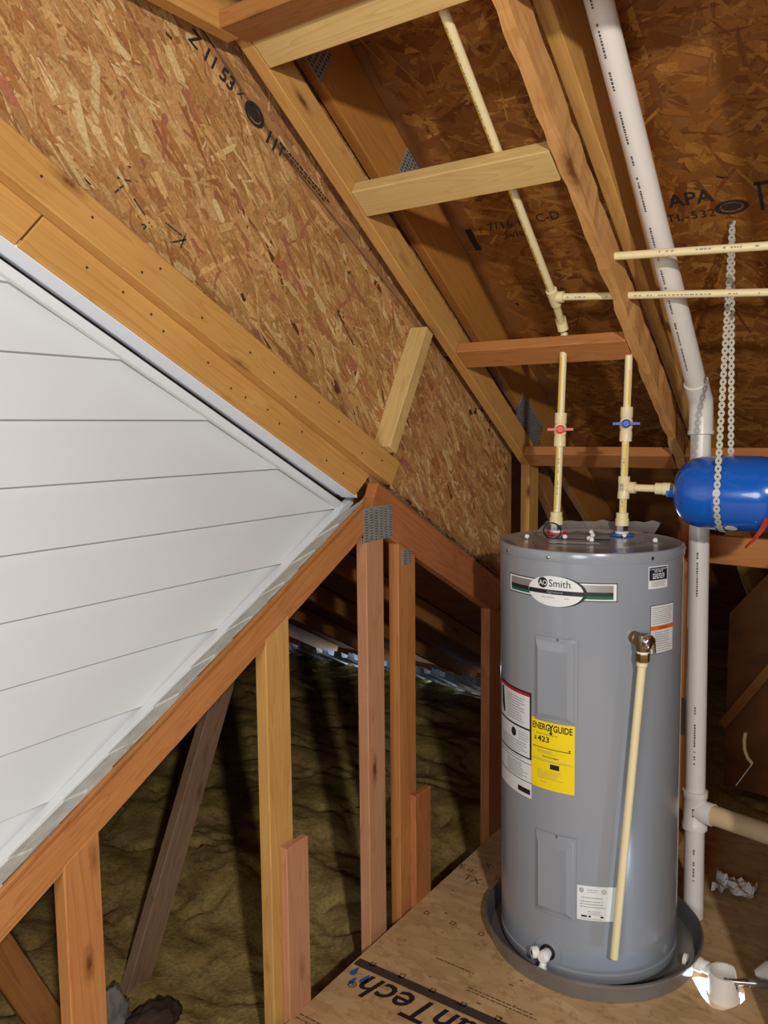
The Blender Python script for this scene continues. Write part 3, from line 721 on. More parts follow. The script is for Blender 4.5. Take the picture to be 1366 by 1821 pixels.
# ================================================================ WATER HEATER
HT, HB, HR = Vector((0.539, 2.322, 1.262)), Vector((0.549, 2.329, 0.037)), 0.2635
def haxis(z): t = (z-HB.z)/(HT.z-HB.z); return HB.lerp(HT, t)
def cyl(th, z, r): a = haxis(z); t = rad(th); return Vector((a.x+r*math.cos(t), a.y+r*math.sin(t), z))
heater = empty('water_heater', 'tall grey cylindrical water heater standing in a metal pan', 'water heater'); heater.location = HB
def hpart(o): o.matrix_parent_inverse = heater.matrix_world.inverted(); return o
def hp(name, bm, mat, smooth=True, parent=None, ang=40):
    bmesh.ops.recalc_face_normals(bm, faces=bm.faces)
    o = from_bm(name, bm, mat, None, smooth)
    if smooth: soften(o, ang)
    par = parent or heater; o.parent = par; o.matrix_parent_inverse = Matrix.Translation(-HB) if par is heater else Matrix.Translation(-HB)
    if par is not heater: o.matrix_parent_inverse = Matrix.Identity(4)
    return o
def hring(bm, prof, n=96, cap0=True, cap1=True):
    rings = [[bm.verts.new(cyl(360*i/n, z, r)) for i in range(n)] for r, z in prof]
    for a, b in zip(rings, rings[1:]):
        for i in range(n): bm.faces.new((a[i], a[(i+1) % n], b[(i+1) % n], b[i]))
    if cap0: bm.faces.new(rings[0][::-1])
    if cap1: bm.faces.new(rings[-1])
bm = bmesh.new(); hring(bm, [(HR-0.012, 0.037), (HR-0.002, 0.040), (HR+0.0005, 0.050), (HR+0.0005, 0.066), (HR-0.003, 0.069), (HR-0.003, 0.073), (HR, 0.076), (HR, 1.246)]); hp('jacket', bm, M['tankgrey'])
bm = bmesh.new(); hring(bm, [(HR+0.0015, 1.232), (HR+0.0025, 1.235), (HR+0.0025, 1.254), (HR+0.0005, 1.2605), (HR-0.005, 1.262), (HR-0.008, 1.2605), (HR*0.5, 1.2605), (0.01, 1.261)]); hp('top_cap', bm, M['tankgrey'])
def hmap(th0, z0, r):                          # 2D print (metres) -> cylinder
    return lambda u, v: cyl(th0+math.degrees(u/HR), z0+v, r)
def patch(name, ths, zs, r, mat, parent=None, zfun=None, n=14):
    bm = bmesh.new(); rows = []
    for j in range(3):
        rows.append([bm.verts.new(cyl(ths[0]+(ths[1]-ths[0])*i/n, zs[0]+(zs[1]-zs[0])*j/2, r)) for i in range(n+1)])
    for a, b in zip(rows, rows[1:]):
        for i in range(n): bm.faces.new((a[i], a[i+1], b[i+1], b[i]))
    return hp(name, bm, mat, parent=parent)
def hprint(name, pr, th0, z0, r, mat, parent):
    o = pr.make(name, hmap(th0, z0, r), mat); o.parent = parent; return o
# access panels
def access_panel(th0, th1, z0, z1, lab):
    bm = bmesh.new(); rings = []
    for (du, dv, h) in ((0, 0, -0.001), (0, 0, 0.004), (0.006, 0.006, 0.005), (0.008, 0.008, 0.0095), (0.020, 0.022, 0.0150), (0.0205, 0.0225, 0.0152)):
        dth = math.degrees(du/HR); a0, a1 = th0+dth*0.7, th1-dth*1.25; b0, b1 = z0+dv, z1-dv*1.6; ring = []; N = 10
        for i in range(N): ring.append((a0+(a1-a0)*i/N, b0))
        for i in range(4): ring.append((a1, b0+(b1-b0)*i/4))
        for i in range(N): ring.append((a1-(a1-a0)*i/N, b1))
        for i in range(4): ring.append((a0, b1-(b1-b0)*i/4))
        # outline lies on the jacket; the raised middle is flatter than the jacket
        mid = (th0+th1)/2; vs = []
        for (t, zz) in ring:
            rr_ = HR+h
            if h > 0.009: rr_ = (HR+h-0.004)*math.cos(rad((th1-th0)/2))/math.cos(rad(t-mid))*0.45+(HR+h)*0.55
            vs.append(bm.verts.new(cyl(t, zz, rr_)))
        rings.append(vs)
    for a, b in zip(rings, rings[1:]):
        n = len(a)
        for i in range(n): bm.faces.new((a[i], a[(i+1) % n], b[(i+1) % n], b[i]))
    bm.faces.new(rings[-1]); o = hp('access_panel', bm, M['tankgrey'], ang=12)
    s = bmesh.new(); lathe(s, [(0.0045, -0.002), (0.0045, 0.002), (0.003, 0.004)], cyl((th0+th1)/2+1.5, z1-0.004, HR+0.004), (math.cos(rad(-90)), math.sin(rad(-90)), 0), 12)
    hp('screw', s, M['chrome'], parent=o); return o
access_panel(-102.8, -76.0, 0.784, 1.023, 'upper'); access_panel(-102.4, -76.2, 0.220, 0.462, 'lower')
# maker's badge: framed band with a white oval
bg = patch('badge', (-126.6, -53.8), (1.131, 1.182), HR+0.0006, M['ink'])
patch('badge_border', (-126.1, -54.3), (1.1335, 1.1795), HR+0.0009, M['paper'], bg)
patch('badge_band', (-124.4, -56.2), (1.156, 1.1755), HR+0.0012, M['silver'], bg)
patch('badge_band', (-124.4, -56.2), (1.146, 1.1565), HR+0.0013, M['ink'], bg)
patch('badge_band', (-124.4, -56.2), (1.1375, 1.146), HR+0.0012, M['green'], bg)
bu = lambda th: rad(th+90)*HR                 # arc position of an angle, measured from -90 degrees
pr = Print(); pr.disc(bu(-89.4), 1.152, 0.0845, 0.0425, 48); hprint('badge_oval', pr, -90, 0, HR+0.0016, M['ink'], bg)
pr = Print(); pr.disc(bu(-90.4), 1.152, 0.0800, 0.0420, 48); hprint('badge_oval', pr, -90, 0, HR+0.0019, M['paper'], bg)
pr = Print(); pr.rect(bu(-107.5), 1.1435, bu(-72.4), 1.1555, 20); hprint('badge_stripe', pr, -90, 0, HR+0.0022, M['ink'], bg)
pr = Print(); pr.disc(bu(-97.6), 1.1740, 0.0145, 0.0145, 28); hprint('badge_logo', pr, -90, 0, HR+0.0022, M['ink'], bg)
pr = Print(); pr.text('AO', bu(-100.2), 1.1670, 0.0195, fit=0.0245, bold=0.01); hprint('badge_logo', pr, -90, 0, HR+0.0025, M['paper'], bg)
pr = Print(); pr.text('Smith', bu(-93.6), 1.1645, 0.0285, fit=0.0600, bold=0.002); pr.disc(bu(-79.9), 1.1655, 0.0012, 0.0012, 8); hprint('badge_lettering', pr, -90, 0, HR+0.0022, M['ink'], bg)
pr = Print(); pr.text('Signature', bu(-95.0), 1.1470, 0.0095, fit=0.046, shear=0.4); hprint('badge_lettering', pr, -90, 0, HR+0.0025, M['silver'], bg)
pr = Print(); pr.lines(bu(-98.5), bu(-90), 1.1345, 1.1345, 1, 0.0018, 2, 0); pr.lines(bu(-84), bu(-81), 1.1345, 1.1345, 1, 0.0018, 3, 0); hprint('badge_lettering', pr, -90, 0, HR+0.0022, M['inkgrey'], bg)
# left white safety label
wl = patch('safety_label', (-143.5, -105.9), (0.540, 0.850), HR+0.0006, M['paper'])
lu = lambda f: bu(-143.5+(143.5-105.9)*f)
pr = Print(); pr.rect(lu(0), 0.838, lu(1), 0.847, 16); hprint('label_band', pr, -90, 0, HR+0.0010, M['labelred'], wl)
pr = Print(); pr.rect(lu(0), 0.847, lu(1), 0.851, 16); pr.rect(lu(0), 0.739, lu(1), 0.744, 16); pr.rect(lu(0), 0.655, lu(1), 0.659, 16); pr.rect(lu(0.965), 0.655, lu(1), 0.85, 1); pr.rect(lu(0), 0.640, lu(1), 0.6415, 16); pr.rect(lu(0), 0.585, lu(1), 0.587, 16)
pr.rect(lu(0.68), 0.550, lu(0.97), 0.565, 6); pr.disc(lu(0.56), 0.717, 0.012, 0.013, 20)
pr.add([(lu(0.08), 0.83), (lu(0.16), 0.835), (lu(0.2), 0.80), (lu(0.24), 0.76), (lu(0.18), 0.755), (lu(0.10), 0.78)], [(0, 1, 2, 3, 4, 5)])
hprint('label_print', pr, -90, 0, HR+0.0012, M['ink'], wl)
pr = Print(); pr.lines(lu(0.34), lu(0.90), 0.825, 0.757, 10, 0.0022, 3); pr.lines(lu(0.12), lu(0.95), 0.695, 0.665, 5, 0.002, 4); pr.lines(lu(0.7), lu(0.95), 0.727, 0.705, 4, 0.002, 8); pr.lines(lu(0.1), lu(0.95), 0.650, 0.646, 1, 0.002, 5); pr.lines(lu(0.35), lu(0.92), 0.632, 0.594, 8, 0.002, 6)
hprint('label_print', pr, -90, 0, HR+0.0012, M['inkgrey'], wl)
# yellow energy label
el = patch('energy_label', (-105.7, -77.5), (0.586, 0.786), HR+0.0010, M['labelyellow'])
ew = rad(28.2)*HR; e0 = bu(-105.7)
pr = Print(); pr.text('ENERG', e0+0.004, 0.7565, 0.026, fit=0.0545, bold=0.02); pr.text('GUIDE', e0+0.0695, 0.7565, 0.026, fit=0.0540, bold=0.02)
pr.add([(e0+0.058, 0.776), (e0+0.0625, 0.770), (e0+0.067, 0.776), (e0+0.0705, 0.776), (e0+0.0645, 0.766), (e0+0.0645, 0.752), (e0+0.069, 0.752), (e0+0.0625, 0.7445), (e0+0.056, 0.752), (e0+0.0605, 0.752), (e0+0.0605, 0.766), (e0+0.0545, 0.776)], [(0, 1, 10, 11), (1, 2, 3, 4), (1, 4, 5, 10), (10, 5, 6, 7, 8, 9)])
pr.text('$', e0+0.010, 0.7245, 0.014, bold=0.02); pr.text('423', e0+0.021, 0.7225, 0.0215, fit=0.036, bold=0.02)
pr.rect(e0+0.006, 0.7035, e0+ew-0.010, 0.7055, 12); pr.add([(e0+ew-0.018, 0.7115), (e0+ew-0.010, 0.7115), (e0+ew-0.014, 0.7055)], [(0, 1, 2)])
pr.text('Estimated Yearly Energy Cost', e0+0.016, 0.7430, 0.0062, fit=0.066); pr.text('First Hour Rating', e0+0.036, 0.6780, 0.0075, fit=0.050, bold=0.02)
pr.rect(e0+0.060, 0.6475, e0+0.087, 0.662, 6); hprint('label_lettering', pr, -90, 0, HR+0.0013, M['ink'], el)
pr = Print(); pr.lines(e0+0.020, e0+0.08, 0.697, 0.690, 3, 0.0013, 5); pr.lines(e0+0.004, e0+ew-0.004, 0.671, 0.667, 2, 0.0013, 6, 0.05); pr.lines(e0+0.02, e0+0.10, 0.640, 0.617, 6, 0.0012, 7); pr.lines(e0+0.03, e0+0.052, 0.606, 0.606, 1, 0.0014, 8, 0); pr.lines(e0+0.004, e0+0.12, 0.782, 0.782, 1, 0.0014, 9, 0.1)
hprint('label_print', pr, -90, 0, HR+0.0013, M['inkgrey'], el)
# rating plate
rl = patch('rating_label', (-75.7, -52.6), (0.2285, 0.3295), HR+0.0006, M['paper'])
q0 = bu(-75.7); qw = rad(23.1)*HR
pr = Print(); pr.disc(q0+0.012, 0.316, 0.0055, 0.0065, 20, 0.75); pr.text('SP', q0+0.0085, 0.3135, 0.0075); pr.disc(q0+0.073, 0.315, 0.0065, 0.0065, 20, 0.82); pr.text('UL', q0+0.0695, 0.3125, 0.007)
pr.lines(q0+0.012, q0+0.038, 0.2405, 0.2385, 1, 0.005, 3, 0); pr.lines(q0+0.064, q0+0.080, 0.2405, 0.2385, 1, 0.005, 4, 0); hprint('label_lettering', pr, -90, 0, HR+0.0009, M['ink'], rl)
pr = Print(); pr.lines(q0+0.028, q0+0.062, 0.318, 0.312, 2, 0.0016, 5); pr.lines(q0+0.012, q0+0.09, 0.295, 0.293, 1, 0.002, 6); pr.lines(q0+0.008, q0+0.08, 0.284, 0.268, 3, 0.002, 7); pr.lines(q0+0.03, q0+0.07, 0.256, 0.247, 3, 0.0014, 8); pr.lines(q0+0.01, q0+0.08, 0.233, 0.233, 1, 0.0014, 9); hprint('label_print', pr, -90, 0, HR+0.0009, M['inkgrey'], rl)
# dark notice label and orange warning label on the right
dl = patch('notice_label', (-34.4, -18.6), (1.161, 1.222), HR+0.0006, M['paper']); d0 = bu(-34.4); dw = rad(15.8)*HR
pr = Print(); pr.rect(d0+0.003, 1.184, d0+dw-0.003, 1.219, 8); hprint('label_band', pr, -90, 0, HR+0.0009, M['navy'], dl)
pr = Print(); pr.text('IF YOU HAVE A PROBLEM', d0+0.005, 1.2125, 0.005, fit=0.062, bold=0.02); pr.text('DO NOT', d0+dw/2, 1.2055, 0.008, align='C', bold=0.02); pr.lines(d0+0.014, d0+dw-0.014, 1.2005, 1.190, 3, 0.003, 3, 0.1); hprint('label_lettering', pr, -90, 0, HR+0.0012, M['paper'], dl)
pr = Print(); pr.lines(d0+0.010, d0+dw-0.008, 1.180, 1.168, 4, 0.0016, 4, 0.2); hprint('label_print', pr, -90, 0, HR+0.0009, M['inkgrey'], dl)
ol = patch('warning_label', (-32.4, -11.6), (0.980, 1.115), HR+0.0006, M['ink']); patch('label_face', (-32.1, -11.9), (0.9815, 1.1135), HR+0.0008, M['paper'], ol)
o0 = bu(-32.4); ow = rad(20.8)*HR
pr = Print(); pr.rect(o0+0.001, 1.046, o0+ow-0.001, 1.058, 10); hprint('label_band', pr, -90, 0, HR+0.0011, M['labelorange'], ol)
pr = Print(); pr.text('WARNING', o0+0.028, 1.0485, 0.009, fit=0.038); pr.add([(o0+0.004+a, 1.012+b) for a, b in ((0, .004), (.004, .009), (.006, .018), (.008, .010), (.013, .014), (.011, .006), (.015, .001), (.009, .003), (.005, -.003), (.005, .003))], [tuple(range(10))]); pr.rect(o0+0.019, 0.984, o0+0.020, 1.044, 1); hprint('label_lettering', pr, -90, 0, HR+0.0013, M['ink'], ol)
pr = Print(); pr.lines(o0+0.006, o0+ow-0.006, 1.107, 1.064, 9, 0.0018, 5, 0.1); pr.lines(o0+0.024, o0+ow-0.006, 1.039, 0.988, 9, 0.0018, 6, 0.3); hprint('label_print', pr, -90, 0, HR+0.0011, M['inkgrey'], ol)
# screws round the cap
for th in (-128.6, -93.9, -32.3, 20, 80, 140):
    s = bmesh.new(); d = (math.cos(rad(th)), math.sin(rad(th)), 0); lathe(s, [(0.0055, 0), (0.005, 0.003), (0.002, 0.0045)], cyl(th, 1.245, HR+0.002), d, 12); hp('screw', s, M['chrome'])
# drain valve
dv = Vector((math.cos(rad(-93.7)), math.sin(rad(-93.7)), 0)); c = cyl(-93.7, 0.103, HR); side = Vector((-dv.y, dv.x, 0))
s = bmesh.new(); lathe(s, [(0.040, -0.004), (0.042, 0.0014), (0.0, 0.0014)], c, dv, 32); hp('valve_rosette', s, M['tankgrey'])
s = bmesh.new(); lathe(s, [(0.0225, 0), (0.0225, 0.003), (0.0, 0.0032)], c+dv*0.0012, dv, 28); hp('valve_hole', s, M['black'])
s = bmesh.new(); lathe(s, [(0.013, 0), (0.015, 0.012), (0.017, 0.022), (0.017, 0.034), (0.012, 0.040)], c, dv, 24)
lathe(s, [(0.010, 0), (0.010, 0.022), (0.0125, 0.023), (0.0125, 0.034)], c+dv*0.026+Vector((0, 0, -0.006)), (dv.x*0.35, dv.y*0.35, -1), 20)
dvo = hp('drain_valve', s, M['whiteplastic'])
s = bmesh.new(); lathe(s, [(0.006, 0), (0.0155, 0.001), (0.0165, 0.012), (0.015, 0.020), (0.008, 0.021), (0.007, 0.012)], c+dv*0.022-side*0.020+Vector((0, 0, 0.004)), (dv-side*0.9), 20); hp('valve_knob', s, M['whiteplastic'], parent=dvo)
s = bmesh.new(); lathe(s, [(0.0075, 0), (0.0, 0.001)], c+dv*0.022-side*0.020+Vector((0, 0, 0.004))+(dv-side*0.9).normalized()*0.0205, (dv-side*0.9), 16); hp('valve_bore', s, M['black'], parent=dvo)
# relief valve
rv = Vector((math.cos(rad(-43.4)), math.sin(rad(-43.4)), 0)); c = cyl(-43.4, 1.034, HR); rside = Vector((-rv.y, rv.x, 0))
s = bmesh.new(); lathe(s, [(0.017, -0.004), (0.017, 0.02), (0.0145, 0.022), (0.0145, 0.034)], c, rv, 24); lathe(s, [(0.018, 0), (0.020, 0.012), (0.0195, 0.03), (0.016, 0.044)], c+rv*0.046+Vector((0, 0, 0.018)), (0, 0, -1), 24); rvo = hp('relief_valve', s, M['bronze'])
s = bmesh.new(); lathe(s, [(0.015, 0), (0.0195, 0.003), (0.0195, 0.012), (0.016, 0.017), (0.009, 0.020)], c+rv*0.056+Vector((0.004, -0.004, 0.004)), (rv*0.9+rside*0.35), 24); hp('valve_bonnet', s, M['chrome'], parent=rvo)
s = bmesh.new(); add_box(s, (0, 0, 0), (0.006, 0.010, 0.03), Matrix.Translation(c+rv*0.074+rside*0.016+Vector((0, 0, -0.012))) @ Matrix.Rotation(0.4, 4, 'X')); hp('valve_lever', s, M['chrome'], False, parent=rvo)
s = bmesh.new(); lathe(s, [(0.0155, 0), (0.0155, 0.010)], c+rv*0.046+Vector((0, 0, -0.024)), (0, 0, -1), 24); hp('thread_tape', s, M['whiteplastic'], parent=rvo)
s = bmesh.new(); lathe(s, [(0.0175, 0), (0.0185, 0.003), (0.0185, 0.022), (0.0165, 0.024)], c+rv*0.046+Vector((0, 0, -0.031)), (0, 0, -1), 6); hp('brass_adapter', s, M['brass'], parent=rvo)
reliefp = c+rv*0.046
# tags stuck and left on the cap
def on_top(u, v, h=0.0016): return Vector((u, v, 1.2620+h))
def flat(name, pts, mat, h=0.0016, parent=None):
    bm = bmesh.new(); bm.faces.new([bm.verts.new(on_top(x, y, h)) for x, y in pts]); ex = bmesh.ops.extrude_face_region(bm, geom=list(bm.faces))
    for v in [g for g in ex['geom'] if isinstance(g, bmesh.types.BMVert)]: v.co.z += 0.0006
    return hp(name, bm, mat, False, parent)
flat('cap_sticker', [(0.43, 2.30), (0.52, 2.33), (0.50, 2.40), (0.41, 2.37)], plain('sticker_grey', lin(150, 146, 146), 0.5))
flat('cap_sticker', [(0.46, 2.20), (0.60, 2.24), (0.585, 2.265), (0.45, 2.225)], plain('sticker_pale', lin(186, 180, 176), 0.5))
flat('cap_sticker', [(0.555, 2.31), (0.60, 2.325), (0.59, 2.35), (0.545, 2.335)], M['ink'])
HOT, COLD = Vector((0.405, 2.390, 1.262)), Vector((0.588, 2.466, 1.262))
s = bmesh.new(); lathe(s, [(0.020, 0), (0.036, 0.001), (0.036, 0.005), (0.018, 0.007)], HOT, (0, 0, 1), 28); hp('hot_inlet_ring', s, M['pinkred'])
s = bmesh.new(); lathe(s, [(0.020, 0), (0.036, 0.001), (0.036, 0.005), (0.018, 0.007)], COLD, (0, 0, 1), 28); hp('cold_inlet_ring', s, M['cyan_p'])

# crumbs of foam, plastic film and wire ring lying on the cap
CRUMBS = ['white foam crumb midway between hot and cold pipes on the heater top', 'white foam crumb at the tip of the pale sticker on the heater', 'white foam crumb in front of the one by the pale sticker', 'white foam crumb just right of the cold pipe base',
          'white foam crumb just right of the thin black ring', 'white foam crumb at the back of the heater top, right of the hot pipe', 'white foam crumb alone near the right rim of the heater top', 'white foam crumb alone near the left rim of the heater top']
rr = random.Random(2)
for k, (x, y) in enumerate(((0.53, 2.37), (0.545, 2.30), (0.56, 2.28), (0.61, 2.42), (0.47, 2.30), (0.50, 2.44), (0.72, 2.36), (0.37, 2.25))):
    o = lump('foam_crumb', (x, y, 1.2620+0.007), (0.0065, 0.0055, 0.0065), M['whiteplastic'], CRUMBS[k], 'crumb', k); o['group'] = 'foam crumbs on the water heater'
bm = bmesh.new(); g = []
for i in range(15):
    row = []
    for j in range(5):
        u, v = i/14, j/4; x = 0.335+0.33*u; y = 2.40+0.22*u*0.62+0.075*v; zz = 1.2635+0.014*abs(noise.noise(Vector((u*7, v*3, 2))))+0.028*v*v
        row.append(bm.verts.new((x, y, zz)))
    g.append(row)
for i in range(14):
    for j in range(4): bm.faces.new((g[i][j], g[i+1][j], g[i+1][j+1], g[i][j+1]))
o = from_bm('plastic_film', bm, M['film'], None, True); tag(o, 'wrinkled clear plastic film along the back of the heater top', 'film')
pts = [Vector((0.443+0.026*math.cos(t)*0.82-0.0*math.sin(t), 2.268+0.026*math.cos(t)*0.56-0.006*math.sin(t), 1.2885+0.024*math.sin(t))) for t in [2*math.pi*i/36 for i in range(36)]]
o = tube_path('wire_ring', pts, 0.0021, M['black'], None, 8, True); tag(o, 'thin black ring standing beside the hot pipe on the heater top', 'ring')

# ---- drain pan
pan = empty('drain_pan', 'shallow round grey metal pan under the water heater', 'drain pan')
PC = (0.560, 2.336)
turned('pan_body', [(0.0, 0.0), (0.305, 0.0), (0.312, 0.004), (0.322, 0.056), (0.326, 0.060), (0.331, 0.058), (0.331, 0.053), (0.327, 0.051), (0.316, 0.0), (0.312, -0.004), (0.0, -0.004)][0:0] or [(0.30, 0.0035), (0.306, 0.005), (0.318, 0.056), (0.322, 0.060), (0.327, 0.058), (0.327, 0.052), (0.323, 0.050), (0.313, 0.002), (0.308, 0.0005), (0.295, 0.0005)], (PC[0], PC[1], FLOOR), (0, 0, 1), M['pan'], pan, 96, cap0=False, cap1=False)
turned('pan_bottom', [(0.0, 0.0), (0.302, 0.0), (0.302, 0.0045), (0.0, 0.0045)], (PC[0], PC[1], FLOOR+0.001), (0, 0, 1), M['pan'], pan, 96, cap0=False, cap1=False)
fd = Vector((0.999, -0.03, -0.02)); f0 = Vector((PC[0]+0.306, PC[1]-0.012, FLOOR+0.030))
turned('outlet_nut', [(0.010, 0.0), (0.017, 0.001), (0.017, 0.012), (0.010, 0.013)], f0-Vector((0.024, 0, 0)), fd, M['pvc'], pan, 20)
turned('outlet_fitting', [(0.016, 0.0), (0.021, 0.002), (0.021, 0.020), (0.0175, 0.022), (0.0175, 0.046), (0.013, 0.046), (0.013, 0.030)], f0+Vector((0.008, 0, 0)), fd, M['pvc'], pan, 24)
# ---- notched standpipe in the floor hole
sp = empty('standpipe', 'grey-white notched pipe cup standing in a hole in the floor', 'pipe cup')
bm = bmesh.new(); n = 40; c0 = Vector((0.962, 2.282, 0)); R0, R1 = 0.041, 0.036; rings = []
def notch(t): d = abs(((t-0.15+math.pi) % (2*math.pi))-math.pi); return 0.062 if d > 0.85 else 0.062-0.040*(1-(d/0.85)**4)
for (r, hf) in ((R0, 0), (R0, 1), (R1, 1), (R1, 0)):
    rings.append([bm.verts.new((c0.x+r*math.cos(2*math.pi*i/n), c0.y+r*math.sin(2*math.pi*i/n), (FLOOR+notch(2*math.pi*i/n)) if hf else FLOOR-0.045)) for i in range(n)])
for a, b in zip(rings, rings[1:]+rings[:1]):
    for i in range(n): bm.faces.new((a[i], a[(i+1) % n], b[(i+1) % n], b[i]))
bmesh.ops.recalc_face_normals(bm, faces=bm.faces); o = from_bm('cup', bm, M['pvc'], sp, True); soften(o)
turned('cup_plug', [(0.0, 0.0), (0.0358, 0.0), (0.0358, 0.01), (0.0, 0.01)], (c0.x, c0.y, FLOOR-0.044), (0, 0, 1), M['pvc'], sp, 32, cap0=False, cap1=False)
turned('cup_collar', [(0.0415, 0.0), (0.0445, 0.002), (0.0445, 0.010), (0.0415, 0.012)], (c0.x, c0.y, FLOOR-0.02), (0, 0, 1), M['pvc'], sp, 32, cap0=False, cap1=False)
def glow_mat():
    k = NT('lamp_glow'); k.set(Base_Color=(0.9, 0.95, 1, 1), Emission_Color=(0.66, 0.83, 1.0, 1), Emission_Strength=11.0); return k.m
o = turned('work_light', [(0.0, 0.0), (0.20, 0.0), (0.20, 0.012), (0.0, 0.012)], (0.85, 2.50, -0.205), (0, 0, 1), glow_mat(), None, 32, cap0=False, cap1=False); tag(o, 'bright bluish light shining up through the floor hole beside the notched cup', 'light')
# ---- metal tube that ends in the cup's notch
tb = empty('metal_tube', 'shiny metal tube leading to the notched cup at bottom right', 'tube')
a, b = Vector((0.975, 2.278, FLOOR+0.040)), Vector((1.20, 2.372, FLOOR+0.052))
rod('tube', a, b, 0.0085, M['chrome'], tb); turned('tube_sleeve', [(0.011, 0), (0.011, 0.10)], a+(b-a)*0.22, b-a, M['pan'], tb)
turned('tube_bulb', [(0.008, 0), (0.030, 0.03), (0.036, 0.06), (0.028, 0.10)], a+(b-a)*0.25+Vector((0, 0.045, 0.004)), (1, 0.42, 0.10), M['pvc'], tb)

# ---- discharge pipe from the relief valve
dp = empty('discharge_pipe', 'thin cream pipe hanging down the front of the water heater', 'pipe')
top = reliefp+Vector((0, 0, -0.052)); bot = cyl(-55.9, 0.149, HR+0.040)
rod('pipe', top, bot, 0.0112, M['cpvc'], dp, 20); turned('pipe_socket', [(0.0115, 0), (0.0145, 0.001), (0.0145, 0.016), (0.0115, 0.018)], top+(top-bot).normalized()*0.002, bot-top, M['cpvc'], dp, 20)
# ---- CPVC water pipes
def pipe_print(parent, p0, p1, r, side, seed, mat='inkgrey', w=0.004, dens=0.6):
    p0, p1 = Vector(p0), Vector(p1); t = (p1-p0).normalized(); s = Vector(side); s = (s-t*s.dot(t)).normalized(); q = t.cross(s); L = (p1-p0).length; rr = random.Random(seed); V = []; F = []; u = 0.01
    while u < L-0.02:
        l = rr.uniform(.003, .010) if r < 0.02 else rr.uniform(.003, .007)
        if rr.random() < dens:
            i0 = len(V)
            for (uu, vv) in ((u, -1), (u+l, -1), (u+l, 1), (u, 1)):
                a = vv*w/2/r; V.append(tuple(p0+t*uu+(s*math.cos(a)+q*math.sin(a))*(r+0.0004)))
            F.append((i0, i0+1, i0+2, i0+3))
        u += l+(rr.uniform(.002, .006) if r < 0.02 else rr.uniform(.0012, .003))
        if rr.random() < 0.06: u += 0.03
    me = bpy.data.meshes.new('pipe_lettering'); me.from_pydata(V, [], F); me.update(); return tag(link('pipe_lettering', me, M[mat], parent), kind='stuff')
def stripe(parent, p0, p1, r, side, w, mat='yellow'):
    p0, p1 = Vector(p0), Vector(p1); t = (p1-p0).normalized(); s = Vector(side); s = (s-t*s.dot(t)).normalized(); q = t.cross(s); V = []; F = []
    for i in range(5):
        a = (i/4-0.5)*w/r
        for p in (p0, p1): V.append(tuple(p+(s*math.cos(a)+q*math.sin(a))*(r+0.0002)))
    for i in range(4): F.append((2*i, 2*i+1, 2*i+3, 2*i+2))
    me = bpy.data.meshes.new('yellow_stripe'); me.from_pydata(V, [], F); me.update(); o = link('yellow_stripe', me, M[mat], parent); return o
CAMV = Vector((1.39, 0, 1.6))
def ball_valve(parent, p, axis, mat):
    axis = Vector(axis).normalized()
    b = turned('valve_body', [(0.012, -0.052), (0.0185, -0.052), (0.0185, -0.022), (0.0165, -0.018), (0.0195, -0.008), (0.0195, 0.008), (0.0165, 0.018), (0.0185, 0.022), (0.0185, 0.052), (0.012, 0.052)], p, axis, M['cpvc'], parent, 24)
    d = (CAMV-Vector(p)); d.z = 0; d.normalize(); wv = Vector((d.y, -d.x, 0)); wv = -wv
    bm = bmesh.new(); mw = Matrix(((wv.x, d.x, 0, p[0]+d.x*0.022), (wv.y, d.y, 0, p[1]+d.y*0.022), (0, 0, 1, p[2]+0.002), (0, 0, 0, 1)))
    add_box(bm, (-0.024, 0.006, 0), (0.030, 0.006, 0.008), mw); add_box(bm, (0.024, 0.006, 0.0), (0.030, 0.006, 0.008), mw); lathe(bm, [(0.013, -0.004), (0.013, 0.010), (0.009, 0.012)], Vector(p)+d*0.020+Vector((0, 0, 0.002)), d, 18)
    o = from_bm('valve_handle', bm, mat, b)
def nipple(parent, p):
    turned('steel_nipple', [(0.017, 0.007), (0.0185, 0.009), (0.0185, 0.030), (0.0165, 0.032)], p, (0, 0, 1), M['chrome'], parent, 6, smooth=False)
    turned('dielectric_collar', [(0.019, 0.0), (0.0205, 0.002), (0.0205, 0.009), (0.017, 0.011)], Vector(p)+Vector((0, 0, 0.003)), (0, 0, 1), M['whiteplastic'], parent, 24)
    turned('pipe_adapter', [(0.0165, 0.030), (0.0205, 0.031), (0.0205, 0.052), (0.0185, 0.054), (0.0185, 0.070), (0.012, 0.071)], p, (0, 0, 1), M['cpvc'], parent, 24)
CR = 0.0113
hotw = empty('hot_water_pipe', 'cream hot water pipe with a red valve handle rising from the heater', 'pipe')
ht = Vector((0.400, 2.446, 1.886)); hd = ht-HOT
nipple(hotw, HOT)
hv = HOT+hd*((1.586-1.262)/hd.z)
rod('pipe', HOT+hd*0.10, hv-hd.normalized()*0.03, CR, M['cpvc'], hotw); rod('pipe', hv+hd.normalized()*0.03, ht, CR, M['cpvc'], hotw)
ball_valve(hotw, hv, hd, M['red_p'])
stripe(hotw, HOT+hd*0.12, hv-hd*0.09, CR, (-0.15, -1, 0), 0.007); stripe(hotw, hv+hd*0.09, ht-hd*0.12, CR, (-0.25, -1, 0), 0.007)
pipe_print(hotw, HOT+hd*0.12, hv-hd*0.09, CR, (0.25, -1, 0), 5, w=0.003)
coldw = empty('cold_water_pipe', 'cream cold water pipe with a blue valve handle and side branch', 'pipe')
ct = Vector((0.598, 2.468, 1.86)); cd = ct-COLD; cl = lambda z: COLD+cd*((z-1.262)/cd.z)
nipple(coldw, COLD)
